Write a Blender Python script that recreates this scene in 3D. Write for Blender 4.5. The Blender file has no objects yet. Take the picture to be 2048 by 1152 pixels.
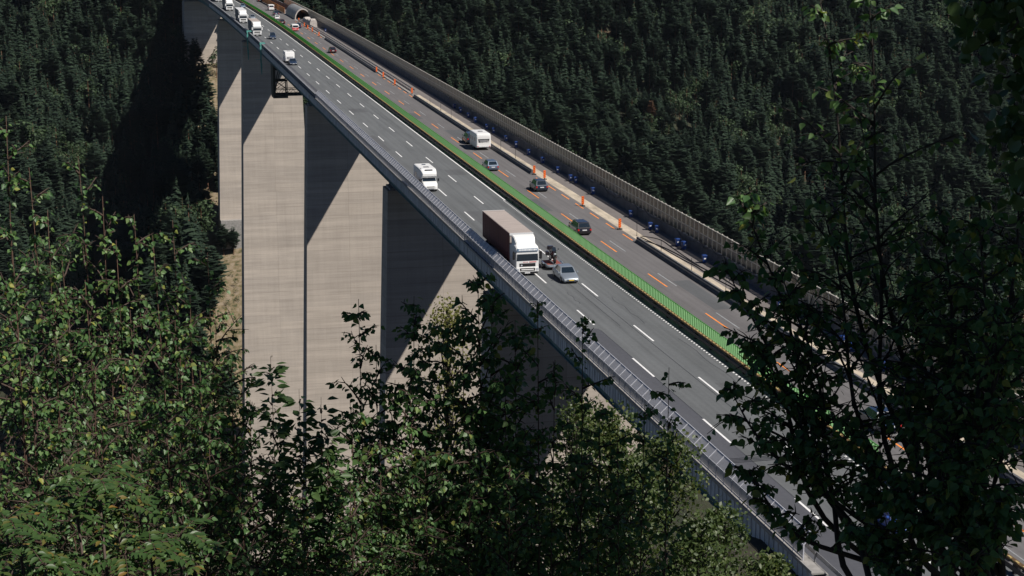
import bpy, math, random
import numpy as np
from mathutils import Vector, Matrix
random.seed(7); rng = np.random.default_rng(7)
sc = bpy.context.scene
COL = sc.collection
R = math.radians

# ---------------------------------------------------------------- camera
cam = bpy.data.cameras.new('camera'); camo = bpy.data.objects.new('camera', cam); COL.objects.link(camo)
FPX, HC = 3430.0, 38.0
TH = math.atan(776 / FPX); PH = math.atan(820 / math.hypot(FPX, 776))
cF = Vector((math.sin(PH) * math.cos(TH), math.cos(PH) * math.cos(TH), -math.sin(TH)))
cR = Vector((math.cos(PH), -math.sin(PH), 0)); cU = cR.cross(cF)
camo.matrix_world = Matrix(((cR.x, cU.x, -cF.x, 0), (cR.y, cU.y, -cF.y, 0), (cR.z, cU.z, -cF.z, HC), (0, 0, 0, 1)))
cam.sensor_width = 36; cam.lens = 36 * FPX / 2048; cam.clip_start = 0.3; cam.clip_end = 6000
sc.camera = camo

def at(px, py, d):
    "world point at horizontal distance d in front of where the photographer stands, in a given direction"
    v = cF + cR * ((px - 1024) / FPX) + cU * ((576 - py) / FPX)
    k = d / math.hypot(v.x, v.y)
    return Vector((0, 0, HC)) + v * k

# ---------------------------------------------------------------- light
SUN = Vector((.60, -.62, 1.0)).normalized()
w = bpy.data.worlds.new('World'); sc.world = w; w.use_nodes = True
nt = w.node_tree; sky = nt.nodes.new('ShaderNodeTexSky'); sky.sky_type = 'NISHITA'; sky.sun_disc = False; sky.altitude = 1500; sky.air_density = .6; sky.dust_density = .05; sky.ozone_density = 4.5
sky.sun_elevation = math.asin(SUN.z); sky.sun_rotation = math.atan2(SUN.x, SUN.y)
bg = nt.nodes['Background']; bg.inputs[1].default_value = 0.05
nt.links.new(sky.outputs[0], bg.inputs[0])
sl = bpy.data.lights.new('sun', 'SUN'); sl.energy = 5.0; sl.angle = R(.5); sl.color = (1, .94, .86)
so = bpy.data.objects.new('sun', sl); COL.objects.link(so); so.rotation_euler = (-SUN).to_track_quat('-Z', 'Y').to_euler()
sc.view_settings.view_transform = 'Standard'; sc.view_settings.look = 'None'; sc.view_settings.exposure = 0.2
sc.cycles.max_bounces = 6; sc.cycles.transparent_max_bounces = 12

# ---------------------------------------------------------------- materials
def mat(name, col, rough=.6, metal=0, noise=0, nscale=3, vary=None, stretch=(1, 1, 1), spec=.5, bump=0, trans=0, coat=0):
    m = bpy.data.materials.new(name); m.use_nodes = True; n = m.node_tree.nodes; L = m.node_tree.links
    b = n['Principled BSDF']; b.inputs['Base Color'].default_value = (*col, 1)
    b.inputs['Roughness'].default_value = rough; b.inputs['Metallic'].default_value = metal
    b.inputs['Specular IOR Level'].default_value = spec; b.inputs['Coat Weight'].default_value = coat
    if noise or bump:
        tc = n.new('ShaderNodeTexCoord'); mp = n.new('ShaderNodeMapping'); mp.inputs['Scale'].default_value = stretch
        L.new(tc.outputs['Object'], mp.inputs[0])
        t = n.new('ShaderNodeTexNoise'); t.inputs['Scale'].default_value = nscale; t.inputs['Detail'].default_value = 6; t.inputs['Roughness'].default_value = .65
        L.new(mp.outputs[0], t.inputs['Vector'])
        if noise:
            mx = n.new('ShaderNodeMixRGB'); mx.inputs[1].default_value = (*[c * (1 - noise) for c in col], 1)
            mx.inputs[2].default_value = (*(vary or [min(1, c * (1 + noise)) for c in col]), 1)
            rp = n.new('ShaderNodeValToRGB'); rp.color_ramp.elements[0].position = .3; rp.color_ramp.elements[1].position = .7
            L.new(t.outputs['Fac'], rp.inputs[0]); L.new(rp.outputs[0], mx.inputs[0]); L.new(mx.outputs[0], b.inputs['Base Color'])
        if bump:
            bp = n.new('ShaderNodeBump'); bp.inputs['Strength'].default_value = bump; bp.inputs['Distance'].default_value = .05
            L.new(t.outputs['Fac'], bp.inputs['Height']); L.new(bp.outputs[0], b.inputs['Normal'])
    return m

def nodes_of(m): return m.node_tree.nodes, m.node_tree.links, m.node_tree.nodes['Principled BSDF']

def asphalt(name, col, band=.38, vary=.28):
    "worn asphalt: grain, long streaks along the road and wheel tracks"
    m = mat(name, col, rough=.85, spec=.3); n, L, b = nodes_of(m)
    tc = n.new('ShaderNodeTexCoord')
    def nz(scale, st, det=5):
        mp = n.new('ShaderNodeMapping'); mp.inputs['Scale'].default_value = st; L.new(tc.outputs['Object'], mp.inputs[0])
        t = n.new('ShaderNodeTexNoise'); t.inputs['Scale'].default_value = scale; t.inputs['Detail'].default_value = det
        L.new(mp.outputs[0], t.inputs['Vector']); return t
    a = nz(1.0, (1.6, .012, 1)); g = nz(2.5, (1, 1, 1), 8); h = nz(.5, (1, .25, 1), 6)
    s1 = n.new('ShaderNodeMath'); s1.operation = 'MULTIPLY_ADD'; L.new(a.outputs[0], s1.inputs[0]); s1.inputs[1].default_value = band * 2.2
    s2 = n.new('ShaderNodeMath'); s2.operation = 'MULTIPLY_ADD'; L.new(g.outputs[0], s2.inputs[0]); s2.inputs[1].default_value = vary
    s3 = n.new('ShaderNodeMath'); s3.operation = 'MULTIPLY_ADD'; L.new(h.outputs[0], s3.inputs[0]); s3.inputs[1].default_value = vary * 1.4
    s3.inputs[2].default_value = 1 - band * 1.1 - vary * .5 - vary * .7
    L.new(s3.outputs[0], s2.inputs[2]); L.new(s2.outputs[0], s1.inputs[2])
    mx = n.new('ShaderNodeMixRGB'); mx.blend_type = 'MULTIPLY'; mx.inputs[0].default_value = 1; mx.inputs[1].default_value = (*col, 1)
    L.new(s1.outputs[0], mx.inputs[2]); L.new(mx.outputs[0], b.inputs['Base Color'])
    return m

def concrete(name, col):
    "board-marked concrete cast in lifts, with formwork joints and stains"
    m = mat(name, col, rough=.9, spec=.2); n, L, b = nodes_of(m)
    tc = n.new('ShaderNodeTexCoord')
    def nz(scale, st, det=5, ro=.6):
        mp = n.new('ShaderNodeMapping'); mp.inputs['Scale'].default_value = st; L.new(tc.outputs['Object'], mp.inputs[0])
        t = n.new('ShaderNodeTexNoise'); t.inputs['Scale'].default_value = scale; t.inputs['Detail'].default_value = det; t.inputs['Roughness'].default_value = ro
        L.new(mp.outputs[0], t.inputs['Vector']); return t
    a = nz(1, (.035, .1, .75), 4); c = nz(1, (.12, .3, 2.6), 3); d = nz(.25, (1, 1, .35), 5); e = nz(1, (1.2, 1, .06), 4)
    def ma(x, k, add):
        q = n.new('ShaderNodeMath'); q.operation = 'MULTIPLY_ADD'; L.new(x, q.inputs[0]); q.inputs[1].default_value = k
        if isinstance(add, float): q.inputs[2].default_value = add
        else: L.new(add, q.inputs[2])
        return q.outputs[0]
    v = ma(a.outputs[0], .56, .31); v = ma(c.outputs[0], .38, v); v = ma(d.outputs[0], .26, v); v = ma(e.outputs[0], .22, v)
    sp = n.new('ShaderNodeSeparateXYZ'); L.new(tc.outputs['Object'], sp.inputs[0])
    cb = n.new('ShaderNodeCombineXYZ'); L.new(sp.outputs[0], cb.inputs[0]); L.new(sp.outputs[2], cb.inputs[1])
    br = n.new('ShaderNodeTexBrick'); br.offset = 0; br.inputs['Scale'].default_value = 1; br.inputs['Brick Width'].default_value = 47; br.inputs['Row Height'].default_value = 2.6
    br.inputs['Mortar Size'].default_value = .055; br.inputs['Mortar Smooth'].default_value = .6
    br.inputs['Color1'].default_value = (1, 1, 1, 1); br.inputs['Color2'].default_value = (.74, .75, .77, 1); br.inputs['Mortar'].default_value = (.62, .62, .62, 1)
    L.new(cb.outputs[0], br.inputs[0])
    mx = n.new('ShaderNodeMixRGB'); mx.blend_type = 'MULTIPLY'; mx.inputs[0].default_value = 1; mx.inputs[1].default_value = (*col, 1); L.new(v, mx.inputs[2])
    m2 = n.new('ShaderNodeMixRGB'); m2.blend_type = 'MULTIPLY'; m2.inputs[0].default_value = .55; L.new(mx.outputs[0], m2.inputs[1]); L.new(br.outputs[0], m2.inputs[2])
    b2 = n.new('ShaderNodeTexBrick'); b2.offset = 0; b2.inputs['Scale'].default_value = 1; b2.inputs['Brick Width'].default_value = 2.9; b2.inputs['Row Height'].default_value = 1.3; b2.inputs['Mortar Size'].default_value = .04; b2.inputs['Mortar Smooth'].default_value = .8
    for k_, c_ in (('Color1', 1), ('Color2', .93), ('Mortar', .66)): b2.inputs[k_].default_value = (c_, c_, c_, 1)
    L.new(cb.outputs[0], b2.inputs[0]); m3 = n.new('ShaderNodeMixRGB'); m3.blend_type = 'MULTIPLY'; m3.inputs[0].default_value = .4; L.new(m2.outputs[0], m3.inputs[1]); L.new(b2.outputs[0], m3.inputs[2])
    L.new(m3.outputs[0], b.inputs['Base Color'])
    return m

def leafmat(name, c1, c2, c3, rough=.42, trans=.35, spec=.5):
    "foliage: colour picked per leaf by the 'tint' attribute, a little light shines through"
    m = bpy.data.materials.new(name); m.use_nodes = True; n = m.node_tree.nodes; L = m.node_tree.links; b = n['Principled BSDF']
    at_ = n.new('ShaderNodeAttribute'); at_.attribute_name = 'tint'
    r = n.new('ShaderNodeValToRGB'); e = r.color_ramp.elements; e[0].position = 0; e[0].color = (*c1, 1); e[1].position = 1; e[1].color = (*c3, 1)
    q = e.new(.62); q.color = (*c2, 1); q = e.new(.90); q.color = (*[a * .85 + d * .15 for a, d in zip(c2, c3)], 1)
    L.new(at_.outputs['Fac'], r.inputs[0]); L.new(r.outputs[0], b.inputs['Base Color'])
    b.inputs['Roughness'].default_value = rough; b.inputs['Specular IOR Level'].default_value = spec
    if trans:
        t = n.new('ShaderNodeBsdfTranslucent'); mx = n.new('ShaderNodeMixShader'); mx.inputs[0].default_value = trans
        hs = n.new('ShaderNodeHueSaturation'); hs.inputs['Value'].default_value = 1.35; hs.inputs['Saturation'].default_value = 1.15; L.new(r.outputs[0], hs.inputs['Color'])
        L.new(hs.outputs[0], t.inputs[0]); L.new(b.outputs[0], mx.inputs[1]); L.new(t.outputs[0], mx.inputs[2])
        L.new(mx.outputs[0], n['Material Output'].inputs[0])
    return m

def seethrough(name, col, alpha, rough=.3):
    m = mat(name, col, rough=rough, noise=.15, nscale=.6); n, L, b = nodes_of(m); b.inputs['Alpha'].default_value = alpha
    return m

M = dict(
 asph_l=asphalt('asphalt_left', (.114, .121, .127)), asph_r=asphalt('asphalt_right', (.130, .125, .128), .35),
 asph_patch=asphalt('asphalt_patch', (.094, .098, .104), .2), asph_dark=asphalt('asphalt_dark', (.072, .075, .088), .12), work=asphalt('worked_surface', (.165, .15, .145), .2, .45),
 strip=mat('milled_concrete', (.44, .38, .30), .9, noise=.35, nscale=.5, stretch=(2, .5, 1)),
 paint=mat('road_paint', (.74, .74, .74), .6, noise=.12, nscale=1.5), old=mat('faded_paint', (.27, .28, .29), .7, noise=.25, nscale=1.5),
 orange=mat('orange_paint', (.85, .27, .05), .6, noise=.2, nscale=1.2), seal=mat('sealant', (.03, .03, .033), .5),
 pier=concrete('pier_concrete', (.44, .388, .338)), conc=mat('concrete', (.26, .25, .24), .9, noise=.3, nscale=1.3),
 wall=mat('parapet_concrete', (.105, .108, .118), .9, noise=.35, nscale=.8, stretch=(1, 1, .4)),
 teal=mat('teal_steel', (.045, .135, .150), .5, noise=.3, nscale=.5), girder=mat('girder_steel', (.05, .085, .10), .55, noise=.3, nscale=.4),
 hang=mat('pale_teal_steel', (.10, .33, .29), .5, noise=.2, nscale=2),
 fascia=mat('fascia_panel', (.55, .56, .57), .6, noise=.28, nscale=.9, stretch=(1, 1.5, .4)),
 alu=mat('galvanised_post', (.52, .53, .58), .45, .2, noise=.15, nscale=2), galv=mat('galvanised_rail', (.30, .30, .31), .45, .4, noise=.25, nscale=1),
 glass_wall=seethrough('mesh_panel', (.46, .46, .48), .66), brown_glass=seethrough('brown_panel', (.085, .08, .07), .62),
 grey_panel=seethrough('grey_panel', (.12, .117, .11), .70), post_r=mat('pale_post', (.42, .40, .36), .6, noise=.2, nscale=1),
 rust=mat('rusty_rail', (.10, .058, .022), .75, noise=.35, nscale=2), stud=mat('yellow_stud', (.42, .32, .13), .6),
 green=mat('green_screen', (.15, .33, .13), .5, noise=.18, nscale=.7), black=mat('black', (.012, .012, .013), .55), tyre=mat('tyre', (.015, .015, .015), .8),
 rim=mat('wheel_rim', (.35, .36, .37), .35, .7), glass=mat('vehicle_glass', (.012, .02, .03), .08, spec=.8),
 white=mat('white_paint', (.76, .76, .75), .35, noise=.03, nscale=1), offwhite=mat('offwhite_paint', (.66, .67, .68), .4),
 silver=mat('silver_paint', (.36, .41, .47), .3, .55, coat=.6), navy=mat('navy_paint', (.02, .035, .07), .25, coat=.7), blk=mat('black_paint', (.018, .016, .02), .2, coat=.8),
 bluegrey=mat('bluegrey_paint', (.13, .17, .23), .3, .4, coat=.5), slate=mat('slate_blue_paint', (.022, .034, .055), .25, .2, coat=.7), maroon=mat('maroon_paint', (.045, .012, .014), .3, coat=.5),
 deckred=mat('worn_red_boards', (.22, .06, .045), .7, noise=.4, nscale=3), redp=mat('red_paint', (.55, .06, .055), .4), blue=mat('blue_paint', (.03, .08, .32), .4, coat=.4), steel=mat('steel_blue_paint', (.16, .24, .33), .3, .3, coat=.5),
 curtain=mat('dark_red_curtain', (.15, .028, .027), .6, noise=.25, nscale=.8, stretch=(1, 2.5, .4)), tarp=mat('trailer_roof', (.36, .31, .285), .75, noise=.16, nscale=1.1, stretch=(.4, 3, 1)),
 gtarp=mat('grey_curtain', (.23, .22, .22), .6, noise=.12, nscale=1), wtarp=mat('pale_tarpaulin', (.44, .40, .37), .8, noise=.25, nscale=1.6, bump=.6),
 lamp=mat('headlight', (.62, .66, .70), .12, .3), tail=mat('tail_light', (.48, .02, .02), .25), amber=mat('amber', (.7, .3, .03), .4), yplate=mat('yellow_plate', (.72, .48, .05), .5), plate=mat('white_plate', (.70, .71, .72), .5),
 binb=mat('bin_blue', (.010, .038, .165), .45), hose=mat('black_hose', (.013, .012, .014), .5), rubber=mat('black_rubber', (.02, .02, .02), .7),
 delin=mat('delineator_orange', (.82, .17, .02), .5), delred=mat('delineator_stripe', (.50, .055, .012), .5),
 corr=mat('corrugated_steel', (.30, .31, .31), .5, .4, noise=.3, nscale=.5), netting=mat('orange_netting', (.66, .22, .04), .7, noise=.3, nscale=.5),
 gantry=mat('dark_gantry_steel', (.025, .03, .028), .6), bark=mat('brown_bark', (.075, .040, .026), .8, noise=.4, nscale=8), dbark=mat('dark_bark', (.035, .027, .022), .85, noise=.4, nscale=8),
 twig=mat('reddish_twig', (.05, .030, .022), .7), pbark=mat('pine_bark', (.17, .085, .05), .9, noise=.4, nscale=1.5), skin=mat('leather_black', (.02, .02, .022), .5),
)
g_ = M['green']; n0, l0, b0_ = nodes_of(g_); tl = n0.new('ShaderNodeBsdfTranslucent'); tl.inputs[0].default_value = (.37, .70, .33, 1); mxs = n0.new('ShaderNodeMixShader'); mxs.inputs[0].default_value = .68
l0.new(b0_.outputs[0], mxs.inputs[1]); l0.new(tl.outputs[0], mxs.inputs[2]); l0.new(mxs.outputs[0], n0['Material Output'].inputs[0])
# far conifers, broadleaf trees, near leaves
M['spruce'] = leafmat('spruce_needles', (.017, .032, .021), (.029, .050, .030), (.052, .068, .034), rough=.8, trans=.18, spec=.2)
M['broad'] = leafmat('broadleaf_far', (.034, .060, .026), (.048, .080, .034), (.068, .085, .036), rough=.65, trans=.15, spec=.3)
M['deadneedle'] = leafmat('rusty_needles', (.10, .055, .032), (.13, .068, .038), (.16, .09, .05), rough=.8, trans=0, spec=.2)
M['birch'] = leafmat('birch_leaf', (.048, .114, .038), (.102, .188, .060), (.28, .28, .06), rough=.46, trans=.32, spec=.42)
M['willow'] = leafmat('willow_leaf', (.045, .095, .034), (.070, .125, .040), (.11, .16, .05), rough=.48, trans=.3)
M['rowan'] = leafmat('rowan_leaf', (.036, .078, .022), (.052, .098, .027), (.22, .13, .03), rough=.45, trans=.3)
M['olive'] = leafmat('olive_leaf', (.034, .062, .018), (.062, .092, .024), (.13, .135, .036), rough=.5, trans=.3)
M['larch'] = leafmat('larch_needles', (.13, .14, .035), (.17, .17, .045), (.23, .20, .06), rough=.6, trans=.3)

# ---------------------------------------------------------------- mesh helpers
class MB:
    def __init__(s): s.v = []; s.f = []; s.m = []
    def add(s, vs, fs, mi=0):
        o = len(s.v); s.v += [tuple(p) for p in vs]; s.f += [tuple(i + o for i in f) for f in fs]; s.m += [mi] * len(fs); return s
    def box(s, x0, x1, y0, y1, z0, z1, mi=0):
        return s.add([(x0, y0, z0), (x1, y0, z0), (x1, y1, z0), (x0, y1, z0), (x0, y0, z1), (x1, y0, z1), (x1, y1, z1), (x0, y1, z1)],
                     [(0, 3, 2, 1), (4, 5, 6, 7), (0, 1, 5, 4), (1, 2, 6, 5), (2, 3, 7, 6), (3, 0, 4, 7)], mi)
    def loft(s, rings, mi=0, cap=True, closed=True):
        n = len(rings[0]); vs = [p for r in rings for p in r]; fs = []
        for i in range(len(rings) - 1):
            for j in range(n if closed else n - 1):
                k = (j + 1) % n; fs.append((i * n + j, i * n + k, (i + 1) * n + k, (i + 1) * n + j))
        if cap: fs.append(tuple(range(n - 1, -1, -1))); fs.append(tuple((len(rings) - 1) * n + j for j in range(n)))
        return s.add(vs, fs, mi)
    def tube(s, pts, r, n=6, mi=0):
        pts = [Vector(p) for p in pts]; rings = []
        rr = r if isinstance(r, (list, tuple)) else [r] * len(pts)
        for i, p in enumerate(pts):
            d = (pts[min(i + 1, len(pts) - 1)] - pts[max(i - 1, 0)])
            d = d.normalized() if d.length > 1e-9 else Vector((0, 0, 1))
            a = d.cross(Vector((0, 0, 1)) if abs(d.z) < .9 else Vector((1, 0, 0))).normalized(); b = d.cross(a)
            rings.append([p + (a * math.cos(2 * math.pi * k / n) + b * math.sin(2 * math.pi * k / n)) * rr[i] for k in range(n)])
        return s.loft(rings, mi)
    def disc(s, c, r, wdt, n=16, mi=0):
        "wheel-like cylinder with its axle along x"
        ring = lambda x, q: [(c[0] + x, c[1] + q * math.cos(2 * math.pi * k / n), c[2] + q * math.sin(2 * math.pi * k / n)) for k in range(n)]
        return s.loft([ring(-wdt / 2, r * .9), ring(-wdt / 2 + .03, r), ring(wdt / 2 - .03, r), ring(wdt / 2, r * .9)], mi)
    def mesh(s, name, mats):
        me = bpy.data.meshes.new(name); me.from_pydata(s.v, [], s.f)
        for m in (mats if isinstance(mats, list) else [mats]): me.materials.append(M[m] if isinstance(m, str) else m)
        if len(me.materials) > 1: me.polygons.foreach_set('material_index', s.m)
        me.update(); return me
def obj(name, mb, mats, parent=None, smooth=False, bevel=0):
    me = mb.mesh(name, mats) if isinstance(mb, MB) else mb
    o = bpy.data.objects.new(name, me); COL.objects.link(o); o.parent = parent
    if bevel:
        import bmesh
        b = bmesh.new(); b.from_mesh(me); bmesh.ops.remove_doubles(b, verts=b.verts, dist=1e-5)
        bmesh.ops.bevel(b, geom=[e for e in b.edges if len(e.link_faces) == 2 and e.calc_face_angle(0) > .5], offset=bevel, segments=2, affect='EDGES', clamp_overlap=True)
        b.to_mesh(me); b.free()
    if smooth:
        me.polygons.foreach_set('use_smooth', [True] * len(me.polygons))
    return o
def tag(o, label, cat, group=None, kind=None):
    if label: o['label'] = label
    if cat: o['category'] = cat
    if group: o['group'] = group
    if kind: o['kind'] = kind
    return o
def thing(name, label, cat, loc=(0, 0, 0), rz=0, group=None):
    o = bpy.data.objects.new(name, None); COL.objects.link(o); o.location = loc; o.rotation_euler = (0, 0, rz); o.empty_display_size = .3
    return tag(o, label, cat, group)
def struct(name, mb, mats, smooth=False):
    o = obj(name, mb, mats, None, smooth); o['kind'] = 'structure'; return o
KIDS = {}
def dup(root, loc, rz=0, label=None, group=None):
    def cp(o, par):
        c = o.copy(); COL.objects.link(c); c.parent = par
        for k in o.children: cp(k, c)
        return c
    r = cp(root, None); r.location = loc; r.rotation_euler = (0, 0, rz)
    if label: r['label'] = label
    if group: r['group'] = group
    return r

# ---------------------------------------------------------------- road alignment
CP = [(-200, 0), (80, 0), (150, 0), (220, .2), (300, .5), (400, 1.0), (480, 1.3), (540, 1.2), (600, .75), (650, 0), (700, -1.2), (760, -3.5), (820, -7), (900, -13), (1000, -24)]
def cshift(u):
    for i in range(len(CP) - 1):
        if CP[i][0] <= u <= CP[i + 1][0]:
            p0 = CP[max(i - 1, 0)]; p1 = CP[i]; p2 = CP[i + 1]; p3 = CP[min(i + 2, len(CP) - 1)]
            t = (u - p1[0]) / (p2[0] - p1[0]); h = p2[0] - p1[0]
            m1 = (p2[1] - p0[1]) / (p2[0] - p0[0]) * h; m2 = (p3[1] - p1[1]) / (p3[0] - p1[0]) * h
            return (2*t**3 - 3*t*t + 1)*p1[1] + (t**3 - 2*t*t + t)*m1 + (-2*t**3 + 3*t*t)*p2[1] + (t**3 - t*t)*m2
    return 0
def sst(a, b, x): t = min(1, max(0, (x - a) / (b - a))); return t * t * (3 - 2 * t)
def RV(v, u): return 50 + (v - 50) * (1 + .03 * sst(260, 560, u)) + cshift(u)
def head(u): return -math.atan((cshift(u + 5) - cshift(u - 5)) / 10)
def stations(u0, u1, step=6):
    n = max(1, int(math.ceil((u1 - u0) / step))); return [u0 + (u1 - u0) * i / n for i in range(n + 1)]
def sweep(mb, prof, u0, u1, step=6, mi=0, closed=True):
    "extrude a cross-section (v, z) along the road"
    return mb.loft([[(RV(v, u), u, z) for v, z in prof] for u in stations(u0, u1, step)], mi, cap=closed, closed=closed)
def sheet(mb, v0, v1, u0, u1, z, mi=0, step=6):
    return mb.loft([[(RV(v0, u), u, z), (RV(v1, u), u, z)] for u in stations(u0, u1, step)], mi, cap=False, closed=False)

# ---------------------------------------------------------------- terrain
def vnoise(x, y, s, seed=0):
    x = x / s; y = y / s; x0 = np.floor(x); y0 = np.floor(y); fx = x - x0; fy = y - y0; fx = fx * fx * (3 - 2 * fx); fy = fy * fy * (3 - 2 * fy)
    def h(a, b): q = np.sin(a * 127.1 + b * 311.7 + seed * 74.7) * 43758.5453; return q - np.floor(q)
    return (h(x0, y0) * (1 - fx) + h(x0 + 1, y0) * fx) * (1 - fy) + (h(x0, y0 + 1) * (1 - fx) + h(x0 + 1, y0 + 1) * fx) * fy - .5
def height(v, u):
    v = np.asarray(v, float); u = np.asarray(u, float)
    far = -88 + .46 * (u - 680) + 10 * vnoise(v, u, 70, 1) + 4 * vnoise(v, u, 24, 2) - .02 * np.abs(v - 50) - .55 * np.maximum(0, 640 - u)
    near = 36.3 - .52 * np.maximum(u, 0) - .15 * np.minimum(u, 0) - .92 * np.maximum(v, 0) + .12 * np.minimum(v, 0) * 0
    bench = np.where(u < 96, -.62, -.62 - .75 * (u - 96))
    near = np.where(v > 26, np.maximum(near, bench), near) + np.where((u > 100) | (v < 30), 1.2 * vnoise(v, u, 9, 3) * np.clip((np.hypot(v, u) - 4) / 20, 0, 1), 0)
    return np.maximum(np.maximum(far, near), -188 + 4 * vnoise(v, u, 60, 4))
def grid(name, v0, v1, u0, u1, sv, su):
    nv = int((v1 - v0) / sv) + 1; nu = int((u1 - u0) / su) + 1
    V, U = np.meshgrid(np.linspace(v0, v1, nv), np.linspace(u0, u1, nu)); Z = height(V, U)
    vs = np.stack([V, U, Z], -1).reshape(-1, 3); i = (np.arange(nu - 1)[:, None] * nv + np.arange(nv - 1)[None]).reshape(-1)
    return quickmesh(name, vs, np.stack([i, i + 1, i + nv + 1, i + nv], 1))
def quickmesh(name, vs, fs, mats=(), tint=None, mi=None):
    "mesh from numpy arrays; fs is an (n,4) or (n,3) array"
    me = bpy.data.meshes.new(name); k = fs.shape[1]; nf = len(fs)
    me.vertices.add(len(vs)); me.vertices.foreach_set('co', np.ascontiguousarray(vs, dtype=np.float32).ravel())
    me.loops.add(nf * k); me.loops.foreach_set('vertex_index', np.ascontiguousarray(fs, dtype=np.int32).ravel())
    me.polygons.add(nf); me.polygons.foreach_set('loop_start', np.arange(nf, dtype=np.int32) * k)
    try: me.polygons.foreach_set('loop_total', np.full(nf, k, dtype=np.int32))
    except Exception: pass
    for m in mats: me.materials.append(M[m] if isinstance(m, str) else m)
    if mi is not None: me.polygons.foreach_set('material_index', np.ascontiguousarray(mi, dtype=np.int32))
    if tint is not None:
        a = me.attributes.new('tint', 'FLOAT', 'POINT'); a.data.foreach_set('value', np.ascontiguousarray(tint, dtype=np.float32))
    me.update(calc_edges=True); me.validate(); return me
earth = mat('hillside_earth', (.18, .14, .095), .95, noise=.5, nscale=.12, bump=.5)
n_, L_, b_ = nodes_of(earth)
tcx = n_.new('ShaderNodeTexCoord')
def ramp_(scale, stops):
    t = n_.new('ShaderNodeTexNoise'); t.inputs['Scale'].default_value = scale; t.inputs['Detail'].default_value = 9; t.inputs['Roughness'].default_value = .65; L_.new(tcx.outputs['Object'], t.inputs['Vector'])
    r = n_.new('ShaderNodeValToRGB'); e = r.color_ramp.elements; e[0].position = stops[0][0]; e[0].color = (*stops[0][1], 1); e[1].position = stops[-1][0]; e[1].color = (*stops[-1][1], 1)
    for p, c in stops[1:-1]: q = e.new(p); q.color = (*c, 1)
    L_.new(t.outputs['Fac'], r.inputs[0]); return t, r
t1, wood_ = ramp_(.09, [(.35, (.014, .018, .009)), (.55, (.03, .032, .016)), (.74, (.11, .075, .045))])
t2, bare_ = ramp_(.5, [(.36, (.05, .055, .022)), (.46, (.16, .125, .07)), (.62, (.235, .188, .135))])
# the trees were felled in a strip below the bridge: there the ground is bare
sx = n_.new('ShaderNodeSeparateXYZ'); L_.new(tcx.outputs['Object'], sx.inputs[0])
def math_(op, a, b=None, c=None):
    q = n_.new('ShaderNodeMath'); q.operation = op
    for i, v in enumerate((a, b, c)):
        if v is None: continue
        if isinstance(v, (int, float)): q.inputs[i].default_value = v
        else: L_.new(v, q.inputs[i])
    return q.outputs[0]
dx = math_('ABSOLUTE', math_('SUBTRACT', sx.outputs[0], 46)); dn = math_('MULTIPLY_ADD', t1.outputs['Fac'], 26, dx)
inx = math_('LESS_THAN', dn, 34); iny = math_('GREATER_THAN', sx.outputs[1], 590); msk = math_('MULTIPLY', inx, iny)
mxx = n_.new('ShaderNodeMixRGB'); L_.new(msk, mxx.inputs[0]); L_.new(wood_.outputs[0], mxx.inputs[1]); L_.new(bare_.outputs[0], mxx.inputs[2]); L_.new(mxx.outputs[0], b_.inputs['Base Color'])
M['earth'] = earth
forest_floor = mat('near_hillside_soil', (.03, .028, .016), .95, noise=.5, nscale=1.2, bump=.4); M['floor'] = forest_floor
tm = grid('far_hillside', -600, 1000, 300, 1100, 6, 6); tm.materials.append(earth); o = obj('far_hillside', tm, None, None, True); o['kind'] = 'structure'
tm = grid('near_hillside', -300, 400, -120, 299.0, 3, 3); tm.materials.append(forest_floor); o = obj('near_hillside', tm, None, None, True); o['kind'] = 'structure'

# ---------------------------------------------------------------- bridge
HAZE = .000014
UN, UF = 86, 900
mb = MB(); sweep(mb, [(37.9, -.55), (63.2, -.55), (63.2, -.12), (62.4, -.12), (62.4, 0), (37.9, 0)], UN, UF, 8)
br = thing('motorway_bridge', 'long high motorway bridge deck with teal steel girder and grey edge panels', 'bridge', (50, 86, 0))
br.location = (0, 0, 0)
obj('deck_slab', mb, 'conc', br)
mb = MB(); sweep(mb, [(45.2, -6.3), (55.2, -6.3), (55.2, -.56), (45.2, -.56)], UN, UF, 8); obj('box_girder', mb, 'girder', br)
mb = MB()
for u in stations(UN + 2, UF - 2, 4.5):
    for sgn in (1, -1):
        o0, o1 = (38.2, 45.2) if sgn > 0 else (62.0, 55.2)
        x0, x1 = RV(o0, u), RV(o1, u)
        mb.loft([[(x0, u + d, -.56), (x0, u + d, -1.25), (x1, u + d, -3.2), (x1, u + d, -.56)] for d in (-.07, .07)])
obj('cantilever_bracket', mb, 'teal', br)['kind'] = 'stuff'
mb = MB(); sweep(mb, [(38.02, -1.55), (38.25, -1.55), (38.25, -.56), (38.02, -.56)], UN, UF, 8); sweep(mb, [(37.85, -1.62), (38.3, -1.62), (38.3, -1.55), (37.85, -1.55)], UN, UF, 8); obj('edge_beam', mb, 'teal', br)
mb = MB(); random.seed(3)
u = UN
while u < 660:
    p = 1.5 if u < 330 else 3.0
    dz = random.uniform(-.03, .03)
    mb.loft([[(RV(37.78 + a, uu), uu, z) for a, z in ((0, -.98 + dz), (.1, -.98 + dz), (.1, .22), (0, .22))] for uu in (u + .07, u + p - .07)])
    mb.loft([[(RV(37.70 + a, uu), uu, z) for a, z in ((0, -.95), (.08, -.95), (.08, .2), (0, .2))] for uu in (u + .70, u + .76)])
    u += p
obj('fascia_panel', mb, 'fascia', br)['kind'] = 'stuff'
mb = MB(); sweep(mb, [(37.72, .22), (38.55, .22), (38.55, .32), (37.72, .32)], UN, UF, 6); sweep(mb, [(38.56, .0), (38.75, .0), (38.75, .18), (38.56, .18)], UN, UF, 6); obj('edge_kerb', mb, 'conc', br)
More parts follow.
